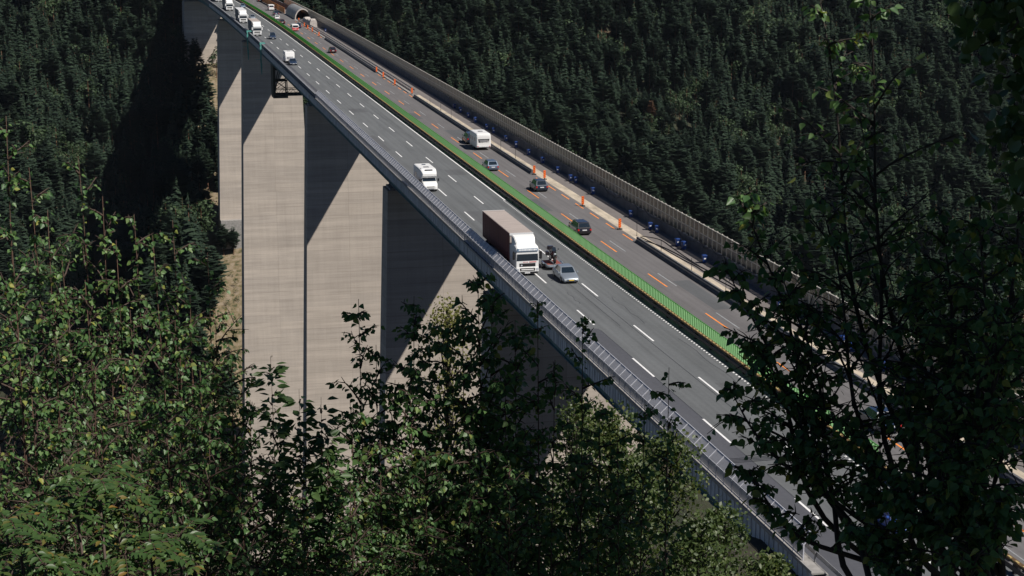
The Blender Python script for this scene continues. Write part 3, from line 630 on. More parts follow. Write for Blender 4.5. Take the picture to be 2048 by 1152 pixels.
def car(label, paint, kind, loc, rz, L=4.3, W=1.76, H=1.46, group=None, plate='plate', name='car'):
    t = thing(name, label, 'car', (loc[0], loc[1], .014), rz, group); hw = W / 2; f = L / 2
    belt = .60 * H + .02; hood = belt - .14
    wb = f - L * (.27 if kind != 'suv' else .24); wt = wb - .62
    if kind == 'sedan': rt, rb, tr = -f + L * .27, -f + L * .15, belt - .03
    elif kind == 'hatch': rt, rb, tr = -f + L * .13, -f + .10, belt - .05
    elif kind == 'estate': rt, rb, tr = -f + L * .10, -f + .12, belt - .04
    else: rt, rb, tr = -f + L * .08, -f + .10, belt
    def ring(y, k, zb, zt):
        a = hw * k; h = [(a * .88, zb), (a, zb + .13), (a, zt - .24), (a * .955, zt - .07), (a * .78, zt - .005), (a * .3, zt + .012)]
        return [(x, y, z) for x, z in h] + [(-x, y, z) for x, z in reversed(h)]
    st = [(-f, .80, .36, tr - .22), (-f + .05, .91, .24, tr - .08), (-f + .22, .975, .19, tr - .01), (-f + .6, 1, .18, tr + (.02 if kind == 'sedan' else .03)), (rb + .45, 1, .17, belt), (0, 1, .16, belt), (wb, .995, .17, belt - .02),
          (wb + .25, .99, .17, hood + .05), (f - .45, .965, .18, hood - .05), (f - .18, .92, .19, hood - .14), (f - .04, .84, .22, hood - .24), (f, .74, .30, hood - .32)]
    st.sort(key=lambda q: q[0])
    mb = MB(); mb.loft([ring(*q) for q in st])
    zr = H; a = hw * .90; b = hw * .70
    # greenhouse: belt outline up to roof outline
    B = [(-a, rb, tr - .04), (a, rb, tr - .04), (a, wb + .02, belt - .06), (-a, wb + .02, belt - .06)]
    T = [(-b, rt, zr - .05), (b, rt, zr - .05), (b, wt, zr - .06), (-b, wt, zr - .06)]
    C = [(-b * .8, rt + .2, zr), (b * .8, rt + .2, zr), (b * .8, wt - .25, zr), (-b * .8, wt - .25, zr)]
    mb.loft([B, T, C], cap=False); mb.add(C, [(0, 1, 2, 3)])
    body = obj('body', mb, paint, t, True); body.data.shade_auto_smooth if False else None
    sm = body.data; 
    import bmesh
    bm = bmesh.new(); bm.from_mesh(sm); bmesh.ops.recalc_face_normals(bm, faces=bm.faces)
    for e in bm.edges:
        if len(e.link_faces) == 2 and e.calc_face_angle(0) > .55: e.smooth = False
    bm.to_mesh(sm); bm.free()
    pane(t, 'windscreen', [B[2], B[3], T[3], T[2]], a=(.06, .94), b=(.10, .95), off=.012)
    pane(t, 'rear_window', [B[0], B[1], T[1], T[0]], a=(.08, .92), b=(.18, .92), off=.012)
    for q in ([B[1], B[2], T[2], T[1]], [B[3], B[0], T[0], T[3]]):
        s1, s2 = ((.10, .48), (.51, .86)) if q[0][0] > 0 else ((.14, .49), (.52, .90))
        pane(t, 'side_window', q, a=s1, b=(.16, .92), off=.012); pane(t, 'side_window', q, a=s2, b=(.16, .92), off=.012)
    wheels(t, hw, (f - L * .19, -f + L * .20), .31 if kind != 'suv' else .36)
    for s in (-1, 1):
        x0, x1 = sorted((s * hw * .50, s * hw * .84))
        boxpart(t, 'headlight', 'lamp', x0, x1, f - .30, f + .012, hood - .41, hood - .245, bevel=.04)
        x0, x1 = sorted((s * hw * .66, s * hw * .93))
        boxpart(t, 'tail_light', 'tail', x0, x1, -f + .0, -f + .22, tr - .34, tr - .12, bevel=.03)
        x0, x1 = sorted((s * (hw - .02), s * (hw + .17)))
        boxpart(t, 'mirror', paint, x0, x1, wb - .18, wb - .04, belt - .03, belt + .12, bevel=.03)
    boxpart(t, 'grille', 'black', -hw * .42, hw * .42, f - .2, f + .018, hood - .46, hood - .31, bevel=.02)
    boxpart(t, 'bumper', paint, -hw * .82, hw * .82, f - .3, f + .03, .25, .40, bevel=.05)
    boxpart(t, 'rear_bumper', paint, -hw * .86, hw * .86, -f - .03, -f + .3, .34, .52, bevel=.05)
    boxpart(t, 'number_plate', plate, -.26, .26, f + .032, f + .045, .33, .44)
    z = tr - .30; boxpart(t, 'number_plate', plate, -.26, .26, -f - .012, -f + .1, z, z + .12)
    boxpart(t, 'underbody', 'black', -hw * .8, hw * .8, -f + .25, f - .25, .13, .19)
    return t
PI = math.pi
def toward(uf, L): return uf + L / 2
# truck with a box trailer
def truck(label, v, uf, side, roof, detail, group=None):
    L = 16.4; f = L / 2; t = thing('truck', label, 'truck', (v, uf + f, .014), PI + head(uf + 8), group)
    # tractor cab
    def ring(y, k, zb, zt): a = 1.245 * k; return [(a * .97, y, zb), (a, y, zb + .15), (a, y, zt - .5), (a * .97, y, zt - .12), (a * .85, y, zt)] + [(-a * .85, y, zt), (-a * .97, y, zt - .12), (-a, y, zt - .5), (-a, y, zb + .15), (-a * .97, y, zb)]
    mb = MB(); mb.loft([ring(f - 2.25, 1, .55, 3.15), ring(f - 1.2, 1, .5, 3.2), ring(f - .42, 1, .42, 3.12), ring(f - .16, .985, .4, 3.02), ring(f, .95, .42, 2.84)])
    cab = obj('cab', mb, 'white', t, bevel=.03)
    mb = MB(); mb.loft([[(-1.2, f - 2.2, 3.1), (1.2, f - 2.2, 3.1), (1.2, f - 2.2, 3.98), (-1.2, f - 2.2, 3.98)], [(-1.15, f - 1.35, 3.1), (1.15, f - 1.35, 3.1), (1.1, f - 1.35, 3.82), (-1.1, f - 1.35, 3.82)], [(-1.0, f - .75, 3.05), (1.0, f - .75, 3.05), (.95, f - .75, 3.22), (-.95, f - .75, 3.22)]])
    obj('roof_deflector', mb, 'white', t, bevel=.06)
    q = [(1.14, f + .0, 1.60), (-1.14, f + .0, 1.60), (-1.10, f - .02, 2.62), (1.10, f - .02, 2.62)]
    pane(t, 'windscreen', q, a=(0, 1), b=(0, 1), off=.014)
    mb = MB(); mb.loft([[(-1.12, f - .06, 2.62), (1.12, f - .06, 2.62), (1.10, f + .10, 2.64), (-1.10, f + .10, 2.64)], [(-1.10, f - .1, 2.90), (1.10, f - .1, 2.90), (1.06, f + .03, 2.90), (-1.06, f + .03, 2.90)]])
    sv = obj('sun_visor', mb, 'steel' if detail else 'offwhite', t)
    if detail:
        mb = MB(); random.seed(2); x = -.95
        while x < .9:
            wd = random.uniform(.05, .13); mb.loft([[(x, f + .095, 2.68), (x + wd, f + .095, 2.68), (x + wd, f + .05, 2.85), (x, f + .05, 2.85)], [(x, f + .108, 2.685), (x + wd, f + .108, 2.685), (x + wd, f + .063, 2.855), (x, f + .063, 2.855)]]); x += wd + .045
        obj('lettering', mb, 'plate', sv)
        mb = MB(); mb.box(-.95, -.2, f + .003, f + .02, 1.42, 1.50)
        for x in (-.05, .1, .24, .38): mb.box(x, x + .07, f + .003, f + .018, 1.42, 1.50)
        obj('red_lettering', mb, 'redp', cab)
    gr1 = MB(); gr1.box(-.86, .86, f - .03, f + .022, .98, 1.34); g = obj('grille', gr1, 'black', t, bevel=.02)
    mb = MB()
    for z in (1.08, 1.17, 1.26): mb.box(-.80, .80, f + .023, f + .034, z, z + .022)
    obj('slat', mb, 'rubber', g)
    if detail: mb = MB(); mb.disc((0, 0, 0), .10, .02, 14); e = obj('badge', mb, 'lamp', g); e.rotation_euler.z = PI / 2; e.location = (.62, f + .03, 1.14)
    mb = MB(); mb.box(-1.2, 1.2, f - .5, f + .06, .42, .92); bp = obj('bumper', mb, 'white', t, bevel=.05)
    boxpart(bp, 'air_intake', 'black', -.82, .82, f + .01, f + .068, .52, .86, bevel=.02); boxpart(bp, 'intake_bar', 'white', -.66, .66, f + .06, f + .082, .63, .74)
    boxpart(t, 'skirt', 'black', -1.1, 1.1, f - .5, f + .02, .22, .415); boxpart(t, 'number_plate', 'plate', -.28, .28, f + .022, f + .036, .27, .39)
    for s in (-1, 1):
        x0, x1 = sorted((s * .88, s * 1.18)); boxpart(t, 'headlight', 'lamp', x0, x1, f - .1, f + .072, .52, .86, bevel=.04)
        x0, x1 = sorted((s * 1.30, s * 1.55)); boxpart(t, 'mirror', 'black' if detail else 'white', x0, x1, f - .18, f + .04, 1.75, 2.55, bevel=.04)
        x0, x1 = sorted((s * 1.16, s * 1.32)); boxpart(t, 'mirror_arm', 'black', x0, x1, f - .12, f - .06, 2.40, 2.45)
        pane(t, 'side_window', [(s * 1.247, f - (.35 if s > 0 else 1.25), 1.75), (s * 1.247, f - (1.25 if s > 0 else .35), 1.75), (s * 1.247, f - (1.25 if s > 0 else .35), 2.45), (s * 1.247, f - (.35 if s > 0 else 1.25), 2.45)][::-1 if s > 0 else 1], a=(0, 1), b=(0, 1), off=.006)
        x0, x1 = sorted((s * 1.05, s * 1.235)); boxpart(t, 'side_fairing', 'white', x0, x1, f - 2.9, f - 2.26, .6, 2.9, bevel=.03)
    # trailer
    y1, y0 = f - 2.75, -f; z0, z1 = 1.15, 4.02
    boxpart(t, 'cargo_box', roof, -1.26, 1.26, y0, y1, z0, z1, bevel=.03)
    for s in (-1, 1):
        x0, x1 = sorted((s * 1.262, s * 1.285)); c = boxpart(t, 'side_curtain', side, x0, x1, y0 + .12, y1 - .12, z0 + .02, z1 - .06)
        mb = MB()
        for y in np.arange(y0 + .6, y1 - .3, 1.1): mb.box(*sorted((s * 1.286, s * 1.30)), y, y + .05, z0 + .03, z1 - .1)
        obj('strap', mb, side, c)
    boxpart(t, 'roof_edge', 'offwhite', -1.27, 1.27, y1 - .02, y1 + .06, z1 - .22, z1 + .01); boxpart(t, 'roof_edge', 'offwhite', -1.27, 1.27, y0 - .03, y0 + .06, z1 - .14, z1 + .012)
    boxpart(t, 'chassis', 'black', -.5, .5, y0 + .3, f - 1.2, .75, 1.14)
    for s in (-1, 1):
        x0, x1 = sorted((s * 1.18, s * 1.22)); boxpart(t, 'side_guard', 'alu', x0, x1, y0 + 4.2, y1 - 3.2, .55, .95)
    wheels(t, 1.22, (f - 1.35, f - 5.0, y0 + 1.7, y0 + 3.0, y0 + 4.3), .50, .30)
    return t
truck('truck with a dark red trailer and white cab beside the silver car', 41.0, 168.7, 'curtain', 'tarp', True)
truck('white truck with grey trailer, lowest of the three white trucks', 41.3, 497.5, 'gtarp', 'tarp', False, 'white trucks in a row')
truck('white truck in the middle of the three white trucks', 41.5, 551.5, 'gtarp', 'offwhite', False, 'white trucks in a row')
truck('white truck at the top edge, last of the three white trucks', 41.6, 615, 'gtarp', 'tarp', False, 'white trucks in a row')
truck('blue sided truck at the very top left of the bridge', 41.3, 672, 'blue', 'blue', False)

def rbox(mb, stations, mi=0):
    mb.loft([[(-a, y, zb), (-a * 1.0, y, zt - .25), (-a * .95, y, zt - .06), (-a * .8, y, zt), (a * .8, y, zt), (a * .95, y, zt - .06), (a, y, zt - .25), (a, y, zb)] for y, a, zb, zt in stations], mi)
# motorhome
def motorhome(v, uf):
    L = 6.9; f = L / 2; t = thing('motorhome', 'white motorhome driving alone in the slow lane', 'motorhome', (v, uf + f, .014), PI + head(uf))
    mb = MB(); rbox(mb, [(-f, 1.1, .5, 2.75), (-f + .1, 1.14, .35, 2.85), (f - 2.3, 1.14, .35, 2.86), (f - 1.75, 1.10, .9, 2.80), (f - 1.15, 1.02, 1.9, 2.62), (f - .85, .92, 2.02, 2.35)]); obj('living_body', mb, 'white', t, bevel=.02)
    mb = MB(); mb.loft([[(-a, y, zb), (-a, y, zt - .15), (-a * .9, y, zt), (a * .9, y, zt), (a, y, zt - .15), (a, y, zb)] for y, a, zb, zt in ((f - 2.2, 1.02, .35, 2.0), (f - 1.3, 1.02, .32, 1.35), (f - .45, 1.0, .3, 1.18), (f - .1, .92, .3, .95), (f, .8, .36, .8))]); obj('cab', mb, 'white', t, bevel=.03)
    mb = MB(); mb.loft([[(-.98, f - 1.9, 1.3), (.98, f - 1.9, 1.3), (.86, f - 1.9, 2.1), (-.86, f - 1.9, 2.1)], [(-.98, f - .98, 1.2), (.98, f - .98, 1.2), (.84, f - 1.45, 2.08), (-.84, f - 1.45, 2.08)]]); obj('cab_frame', mb, 'white', t)
    pane(t, 'windscreen', [(.98, f - .98, 1.2), (-.98, f - .98, 1.2), (-.84, f - 1.45, 2.08), (.84, f - 1.45, 2.08)], a=(.02, .98), b=(.03, .97), off=.012)
    for s in (-1, 1):
        q = [(s * .985, f - 1.05, 1.3), (s * .985, f - 1.85, 1.3), (s * .90, f - 1.85, 1.95), (s * .90, f - 1.4, 1.95)]
        pane(t, 'side_window', q if s < 0 else [q[1], q[0], q[3], q[2]], a=(0, 1), b=(0, 1), off=.05)
        boxpart(t, 'body_window', 'glass', *sorted((s * 1.135, s * 1.152)), -f + 1.4, -f + 2.5, 1.5, 2.1)
        boxpart(t, 'mirror', 'black', *sorted((s * 1.14, s * 1.36)), f - 1.2, f - 1.02, 1.25, 1.65, bevel=.03)
        boxpart(t, 'headlight', 'lamp', *sorted((s * .66, s * .92)), f - .42, f - .12, .80, .98, bevel=.05)
    boxpart(t, 'grille', 'black', -.55, .55, f - .2, f + .004, .60, .77, bevel=.03); boxpart(t, 'lower_intake', 'black', -.5, .5, f - .2, f + .006, .40, .48)
    boxpart(t, 'number_plate', 'plate', -.26, .26, f + .004, f + .02, .49, .59)
    boxpart(t, 'roof_window', 'glass', -.52, .52, f - 1.62, f - 1.25, 2.72, 2.80, bevel=.02); boxpart(t, 'roof_hatch', 'galv', -.35, .35, -.2, .5, 2.86, 2.93, bevel=.02); boxpart(t, 'roof_hatch', 'glass', -.3, .2, -f + 1.0, -f + 1.5, 2.85, 2.90); boxpart(t, 'roof_box', 'offwhite', .4, .9, .8, 1.4, 2.83, 2.93)
    wheels(t, 1.03, (f - 1.0, -f + 1.9), .34, .22); return t
motorhome(40.75, 222.4)
# caravans
def caravan(label, loc, rz, L=5.6, face=1):
    f = L / 2; t = thing('caravan', label, 'caravan', (loc[0], loc[1], .014), rz, 'caravans on the bridge')
    mb = MB(); rbox(mb, [(-f, 1.0, .62, 2.2), (-f + .06, 1.12, .45, 2.48), (-f + .4, 1.15, .38, 2.6), (f - .7, 1.15, .38, 2.62), (f - .25, 1.13, .42, 2.5), (f - .05, 1.05, .5, 1.6), (f, .98, .6, 1.2)]); obj('body', mb, 'white', t, bevel=.025)
    q = [(-.82, -f + .02, 1.18), (.82, -f + .02, 1.18), (.92, -f + .02, 1.78), (-.92, -f + .02, 1.78)]
    pane(t, 'rear_window', q, m='glass', a=(0, 1), b=(0, 1), off=.02)
    mb = MB(); mb.add([(-.60, -f - .012, 1.30), (.60, -f - .012, 1.30), (.72, -f - .012, 1.66), (-.72, -f - .012, 1.66)], [(0, 1, 2, 3)]); obj('blind', mb, 'galv', t)
    pane(t, 'front_window', [(.75, f + .01, 1.0), (-.75, f + .01, 1.0), (-.75, f - .05, 1.5), (.75, f - .05, 1.5)], m='galv', a=(0, 1), b=(0, 1), off=.03)
    boxpart(t, 'rear_bumper', 'offwhite', -1.1, 1.1, -f - .05, -f + .1, .5, .72, bevel=.03); boxpart(t, 'number_plate', 'plate', -.26, .26, -f - .065, -f - .04, .55, .66)
    for s in (-1, 1):
        boxpart(t, 'tail_light', 'tail', *sorted((s * .8, s * 1.05)), -f - .065, -f - .03, .60, .69)
        for y in (-1.7, .1, 1.3): boxpart(t, 'side_window', 'glass', *sorted((s * 1.14, s * 1.156)), y, y + .75, 1.3, 1.85)
    boxpart(t, 'roof_hatch', 'galv', -.35, .35, -.5, .2, 2.60, 2.68, bevel=.02); boxpart(t, 'awning_rail', 'alu', 1.02, 1.08, -f + .5, f - .8, 2.5, 2.56); boxpart(t, 'corner_cap', 'offwhite', -1.08, -1.02, -f + .5, f - .8, 2.5, 2.56)
    mb = MB(); mb.loft([[(-.5, f - .1, .42), (.5, f - .1, .42), (.5, f - .1, .5), (-.5, f - .1, .5)], [(-.06, f + 1.2, .42), (.06, f + 1.2, .42), (.06, f + 1.2, .5), (-.06, f + 1.2, .5)]]); obj('drawbar', mb, 'black', t)
    wheels(t, 1.12, (-.3, .4), .30, .19); return t
def cpos(v, u, L): return (v, u + L / 2)
caravan('white caravan with a dark rear window on the right carriageway', cpos(55.9, 259, 5.6), head(262))
car('dark suv towing the white caravan, mostly hidden behind it', 'slate', 'suv', cpos(55.6, 266, 4.6), head(268), 4.6, 1.85, 1.72)
caravan('white caravan on the left carriageway pulled by a black car', (41.8, 406.5 + 4.5 + 1.5 + 2.9), PI + head(412))
car('black car pulling the white caravan toward the camera', 'navy', 'estate', (42.0, 406.5 + 2.3), PI + head(408), 4.6, 1.8, 1.48)
car('dark off-road car alone in the middle lane ahead of the white trucks', 'navy', 'suv', (44.6, 485 + 2.2), PI + head(487), 4.5, 1.84, 1.75)
car('small blue silver car at the top of the left carriageway', 'steel', 'hatch', (47.6, 631 + 2.1), PI + head(633), 4.2)
car('silver car half hidden behind the lowest white truck', 'silver', 'sedan', (46.0, 569 + 2.2), PI + head(571), 4.4)
car('silver sedan with a yellow number plate overtaking the red trailer truck', 'silver', 'sedan', (44.45, 164.0 + 2.35), PI + head(167), 4.7, 1.82, 1.44, plate='yplate')
car('grey blue hatchback just behind the green screen below the caravan', 'bluegrey', 'hatch', cpos(52.75, 238, 4.2), head(240), 4.2, 1.74, 1.45)
car('dark slate hatchback between the two orange centre lines', 'slate', 'hatch', cpos(55.2, 219, 4.1), head(220), 4.1, 1.77, 1.52)
car('black estate car partly covered by the green screen', 'blk', 'estate', cpos(52.6, 188.4, 4.6), head(190), 4.6, 1.8, 1.50)
car('dark maroon car beside the farthest temporary barrier', 'maroon', 'sedan', cpos(55.3, 437, 4.4), head(439), 4.4)
car('black car squeezed right of the white and red van', 'navy', 'hatch', cpos(56.2, 526, 4.2), head(528), 4.2)
car('dark red car with bright tail lights behind the green screen', 'maroon', 'hatch', cpos(53.2, 545, 4.2), head(547), 4.2)
car('white and red car following the dark red car', 'offwhite', 'hatch', cpos(53.6, 566, 4.2), head(568), 4.2)
car('blue car left of the barrier above the white and red car', 'navy', 'estate', cpos(55.3, 587, 4.4), head(589), 4.4, 1.8, 1.55)
car('dark car at the top edge near the orange netting', 'maroon', 'estate', cpos(57.0, 668, 4.4), head(670), 4.4)
car('dark blue car with red tail lights seen through the birch branches', 'navy', 'sedan', cpos(54.0, 110, 4.6), head(112), 4.6)
car('deep blue car with shining headlights low in the birch leaves', 'blue', 'suv', (46.0, 90.5 + 2.2), PI, 4.5, 1.84, 1.7)
car('pale blue parked car below the end of the noise barrier', 'steel', 'hatch', (31.5, 84), PI * .8, 4.2).location.z = float(height(31.5, 84)) + .03
def van(label, loc, rz, m2):
    L = 5.0; f = L / 2; t = thing('van', label, 'van', (loc[0], loc[1], .014), rz, 'white vans on the right carriageway')
    mb = MB(); rbox(mb, [(-f, .9, .4, 1.85), (-f + .08, .96, .28, 1.98), (f - 1.6, .96, .26, 2.02), (f - 1.2, .95, .26, 1.85), (f - .75, .95, .26, 1.3), (f - .15, .9, .28, 1.05), (f, .8, .4, .85)]); obj('body', mb, 'white', t, bevel=.03)
    pane(t, 'rear_window', [(-.8, -f + .02, 1.2), (.8, -f + .02, 1.2), (.74, -f + .03, 1.8), (-.74, -f + .03, 1.8)], a=(0, 1), b=(0, 1), off=.03)
    boxpart(t, 'rear_door_panel', m2, -.88, .88, -f - .02, -f + .03, .62, 1.08); boxpart(t, 'rear_bumper', m2, -.9, .9, -f - .08, -f + .1, .36, .56, bevel=.03); boxpart(t, 'number_plate', 'plate', -.26, .26, -f - .034, -f - .02, .68, .79)
    for s in (-1, 1):
        boxpart(t, 'tail_light', 'tail', *sorted((s * .84, s * .95)), -f - .01, -f + .1, .8, 1.4); boxpart(t, 'side_window', 'glass', *sorted((s * .955, s * .972)), -f + .5, f - 1.6, 1.3, 1.75)
        boxpart(t, 'mirror', 'black', *sorted((s * .98, s * 1.18)), f - 1.2, f - 1.05, 1.1, 1.35)
    wheels(t, .96, (f - .9, -f + 1.0), .33, .2); return t
van('white van with red tail end in the middle of the queue', cpos(53.9, 513.5, 5), head(515), 'redp')
van('plain white van higher up the queue near the orange netting', cpos(56.2, 614, 5), head(616), 'white')
# trailer and motorcycle behind the silver car
tr = thing('motorcycle_trailer', 'low red and silver trailer behind the silver sedan', 'trailer', (44.5, 172.0, .014), PI)
mb = MB(); mb.loft([[(-a, y, zb), (a, y, zb), (a, y, zt), (-a, y, zt)] for y, a, zb, zt in ((-1.45, .82, .34, .52), (-1.3, .9, .30, .58), (1.1, .9, .30, .58), (1.4, .7, .34, .5))]); obj('bed', mb, 'silver', tr, bevel=.04)
boxpart(tr, 'deck_board', 'deckred', -.78, .78, -1.25, 1.1, .582, .60); boxpart(tr, 'wheel_channel', 'galv', -.14, .14, -1.3, 1.2, .602, .63)
boxpart(tr, 'drawbar', 'black', -.05, .05, 1.3, 2.6, .38, .46)
for s in (-1, 1):
    boxpart(tr, 'mudguard', 'silver', *sorted((s * .9, s * 1.14)), -.62, .3, .50, .66, bevel=.06)
    boxpart(tr, 'tail_light', 'tail', *sorted((s * .55, s * .8)), -1.47, -1.42, .4, .5)
wheels(tr, 1.13, (-.16,), .29, .18)
mo = thing('motorcycle', 'black touring motorcycle with top case strapped on the red trailer', 'motorcycle', (44.5, 172.0, .655), PI)
for y in (-.78, .78):
    mb = MB(); mb.disc((0, y, .32), .32, .16, 20); wo = obj('wheel', mb, 'tyre', mo, True); mb = MB(); mb.disc((0, y, .32), .2, .18, 14); obj('rim', mb, 'blk', wo)
mb = MB(); mb.loft([[(-a, y, z0), (a, y, z0), (a * 1.1, y, (z0 + z1) / 2), (a * .7, y, z1), (-a * .7, y, z1), (-a * 1.1, y, (z0 + z1) / 2)] for y, a, z0, z1 in ((-.75, .12, .62, .80), (-.3, .18, .40, .86), (.2, .24, .30, 1.02), (.55, .27, .42, 1.18), (.85, .16, .62, 1.0), (.98, .06, .72, .86))]); obj('fairing', mb, 'blk', mo, bevel=.03)
mb = MB(); mb.loft([[(-.20, .62, 1.14), (.20, .62, 1.14), (.20, .66, 1.14), (-.20, .66, 1.14)], [(-.16, .42, 1.46), (.16, .42, 1.46), (.16, .45, 1.46), (-.16, .45, 1.46)]]); obj('windshield', mb, 'glass', mo)
mb = MB(); mb.loft([[(-.16, y, z), (.16, y, z), (.13, y, z + .10), (-.13, y, z + .10)] for y, z in ((-.7, .86), (-.3, .80), (.12, .84))]); obj('saddle', mb, 'skin', mo, bevel=.03)
boxpart(mo, 'top_case', 'blk', -.29, .29, -1.10, -.68, .98, 1.34, bevel=.06)
for s in (-1, 1):
    boxpart(mo, 'side_case', 'blk', *sorted((s * .18, s * .46)), -1.0, -.5, .48, .88, bevel=.05)
    mb = MB(); mb.tube([(0, .46, 1.10), (s * .32, .40, 1.16), (s * .42, .32, 1.14)], .018, 6); obj('handlebar', mb, 'black', mo)
    boxpart(mo, 'mirror', 'blk', *sorted((s * .36, s * .50)), .42, .48, 1.22, 1.32, bevel=.02)
mo.scale = (1.15, 1.15, 1.15)
boxpart(mo, 'headlight', 'lamp', -.12, .12, .90, 1.0, .86, .98, bevel=.03)
#VEH1
#VEG0
# ---------------------------------------------------------------- far forest on the other valley side
def conifer(n, seed, pine=False):
    "branch sprays as drooping kites around an axis; unit tree of height 1; returns verts, quads, tint"
    g = np.random.default_rng(seed); V = []; F = []; T = []
    lv = 13 if not pine else 8
    for i in range(n):
        if pine:
            t = .30 + .70 * g.random() ** .8; t = round(t * lv) / lv + g.normal(0, .035); rad = .150 * math.sin(math.pi * min(1, max(.05, (1.02 - t) / .8)) ** .75) + .02
        else:
            t = 1 - (g.random() ** .62) * .93; t = round(t * lv) / lv + g.normal(0, .022); rad = .165 * (1.02 - t) ** .82 + .008
        rad *= g.uniform(.45, 1.15); a = g.uniform(0, 2 * math.pi); c, s = math.cos(a), math.sin(a)
        dz = (-.42 if not pine else .12) * rad + g.normal(0, .008); wd = rad * g.uniform(.22, .42) + .007
        r0 = rad * .12; rm = rad * .62
        P = [(r0 * c, r0 * s, t + .006), (rm * c - wd * s, rm * s + wd * c, t + dz * .55 - .008), (rad * c, rad * s, t + dz), (rm * c + wd * s, rm * s - wd * c, t + dz * .55 - .008)]
        k = len(V); V += P; F.append((k, k + 1, k + 2, k + 3)); T += [g.random() * .8] * 4
    for k in range(6):  # leader and top whorl
        a = k * 1.05; k0 = len(V); V += [(0, 0, 1.0 if not pine else .985), (.012 * math.cos(a), .012 * math.sin(a), .97), (.03 * math.cos(a), .03 * math.sin(a), .94), (.012 * math.cos(a + .8), .012 * math.sin(a + .8), .955)]
        F.append((k0, k0 + 1, k0 + 2, k0 + 3)); T += [.25] * 4
    return np.array(V), np.array(F), np.array(T)
def broadtree(n, seed):
    g = np.random.default_rng(seed); V = []; F = []; T = []
    cl = [(g.normal(0, .10), g.normal(0, .10), g.uniform(.42, .92), g.uniform(.09, .15)) for _ in range(12)]
    for i in range(n):
        x, y, z, r = cl[i % 12]; d = g.normal(0, 1, 3); d /= np.linalg.norm(d); p = np.array((x, y, z)) + d * r * g.uniform(.7, 1.05)
        a = np.cross(d, g.normal(0, 1, 3)); a /= np.linalg.norm(a); b = np.cross(d, a); q = g.uniform(.018, .034)
        k = len(V); V += [p - a * q, p + b * q * .7, p + a * q, p - b * q * .7]; F.append((k, k + 1, k + 2, k + 3)); T += [g.random() * .9] * 4
    return np.array(V), np.array(F), np.array(T)
def trunkgeo(r=.011, top=.9):
    V = []; F = []
    for z, q in ((0, r), (top * .5, r * .7), (top, r * .2)):
        V += [(q * math.cos(2 * math.pi * k / 5), q * math.sin(2 * math.pi * k / 5), z) for k in range(5)]
    for i in range(2):
        for k in range(5): F.append((i * 5 + k, i * 5 + (k + 1) % 5, i * 5 + 5 + (k + 1) % 5, i * 5 + 5 + k))
    return np.array(V), np.array(F)
def hit(px, py):
    d = (cF + cR * ((px - 1024) / FPX) + cU * ((576 - py) / FPX))
    t = 300.0
    while t < 1500:
        p = Vector((0, 0, HC)) + d * t
        if p.z < float(height(p.x, p.y)): return p
        t += 1.0
    return p
def project(P):
    q = P - np.array((0, 0, HC)); F_ = np.array(cF); d = q @ F_
    return 1024 + FPX * (q @ np.array(cR)) / d, 576 - FPX * (q @ np.array(cU)) / d, d
VARS = [('spruce_tree', 'spruce', *conifer(380, 1)), ('spruce_tree', 'spruce', *conifer(360, 2)), ('pine_tree', 'spruce', *conifer(380, 3, True)), ('pine_tree', 'spruce', *conifer(360, 4, True)), ('broadleaf_tree', 'broad', *broadtree(300, 5))]
TRV, TRF = trunkgeo()
g = np.random.default_rng(12); pts = []
S = 4.65
VV, UU = np.meshgrid(np.arange(-190, 480, S), np.arange(596, 905, S))
VV = (VV + g.uniform(-.45, .45, VV.shape) * S).ravel(); UU = (UU + g.uniform(-.45, .45, UU.shape) * S).ravel()
ZZ = height(VV, UU); PX, PY, DD = project(np.stack([VV, UU, ZZ], 1))
CS = np.array([50 + cshift(u) for u in UU])
clear = vnoise(VV, UU, 34, 9) + .35 * vnoise(VV, UU, 9, 10)
keep = (PX > -70) & (PX < 2120) & (PY > -12) & (PY < 800)
under = (VV - CS > np.where(UU > 690, -5, -14)) & (VV - CS < 16)
keep &= ~(under & (g.random(len(VV)) < .93))
keep &= clear > -.56
keep &= ~((PX > 415) & (PX < 495) & (PY > 385) & (PY < 770) & (g.random(len(VV)) < .9))
keep &= ~((PX > 480) & (PX < 640) & (PY > 300))
idx = np.nonzero(keep)[0]
Hh = g.uniform(9, 23, len(VV))  * (1 + .5 * vnoise(VV, UU, 40, 6)); Rz = g.uniform(0, 6.28, len(VV)); TI = np.clip(.30 + .55 * vnoise(VV, UU, 30, 7) + g.normal(0, .17, len(VV)), 0, 1)
mixn = vnoise(VV, UU, 45, 8)
KD = np.where(g.random(len(VV)) < .42 + mixn, np.where(g.random(len(VV)) < .5, 0, 1), np.where(g.random(len(VV)) < .5, 2, 3))
KD = np.where((vnoise(VV, UU, 26, 14) > .27) & (g.random(len(VV)) < .75), 4, KD)
KD = np.where(g.random(len(VV)) < .06, 4, KD); Hh = np.where(KD == 4, Hh * .8, Hh)
vis = (PX > 0) & (PX < 2048) & ((PX < 445) | (PY - 20 < .70 * (PX - 640) + 60)) & (PX < 1500) & ~((PX < 460) & (PY > 610)) & (PY > 40)
app = np.where(keep & vis, Hh / DD, 0)
order = np.argsort(-app)[:296]; order = [i for i in order if app[i] > 0]; oset = set(order)
protos = {}
def far_tree(k, loc, h, rz, label=None, crown_m=None, group='trees on the far hillside', fat=1.0):
    nm, mt, v, f, t = VARS[k]
    key = (k, crown_m)
    if key not in protos:
        protos[key] = (quickmesh('trunk', TRV, TRF, ['pbark']), quickmesh('crown', v, f, [crown_m or mt], t))
    r = thing(nm, label or ('dark green conifer among the dense forest of the far hillside' if k < 4 else 'light green leafy tree among the dark conifers of the far hillside'), 'tree', loc, rz, group)
    r.scale = (h * fat, h * fat, h); tm_, cm_ = protos[key]
    obj('trunk', tm_, None, r); obj('crown', cm_, None, r); return r
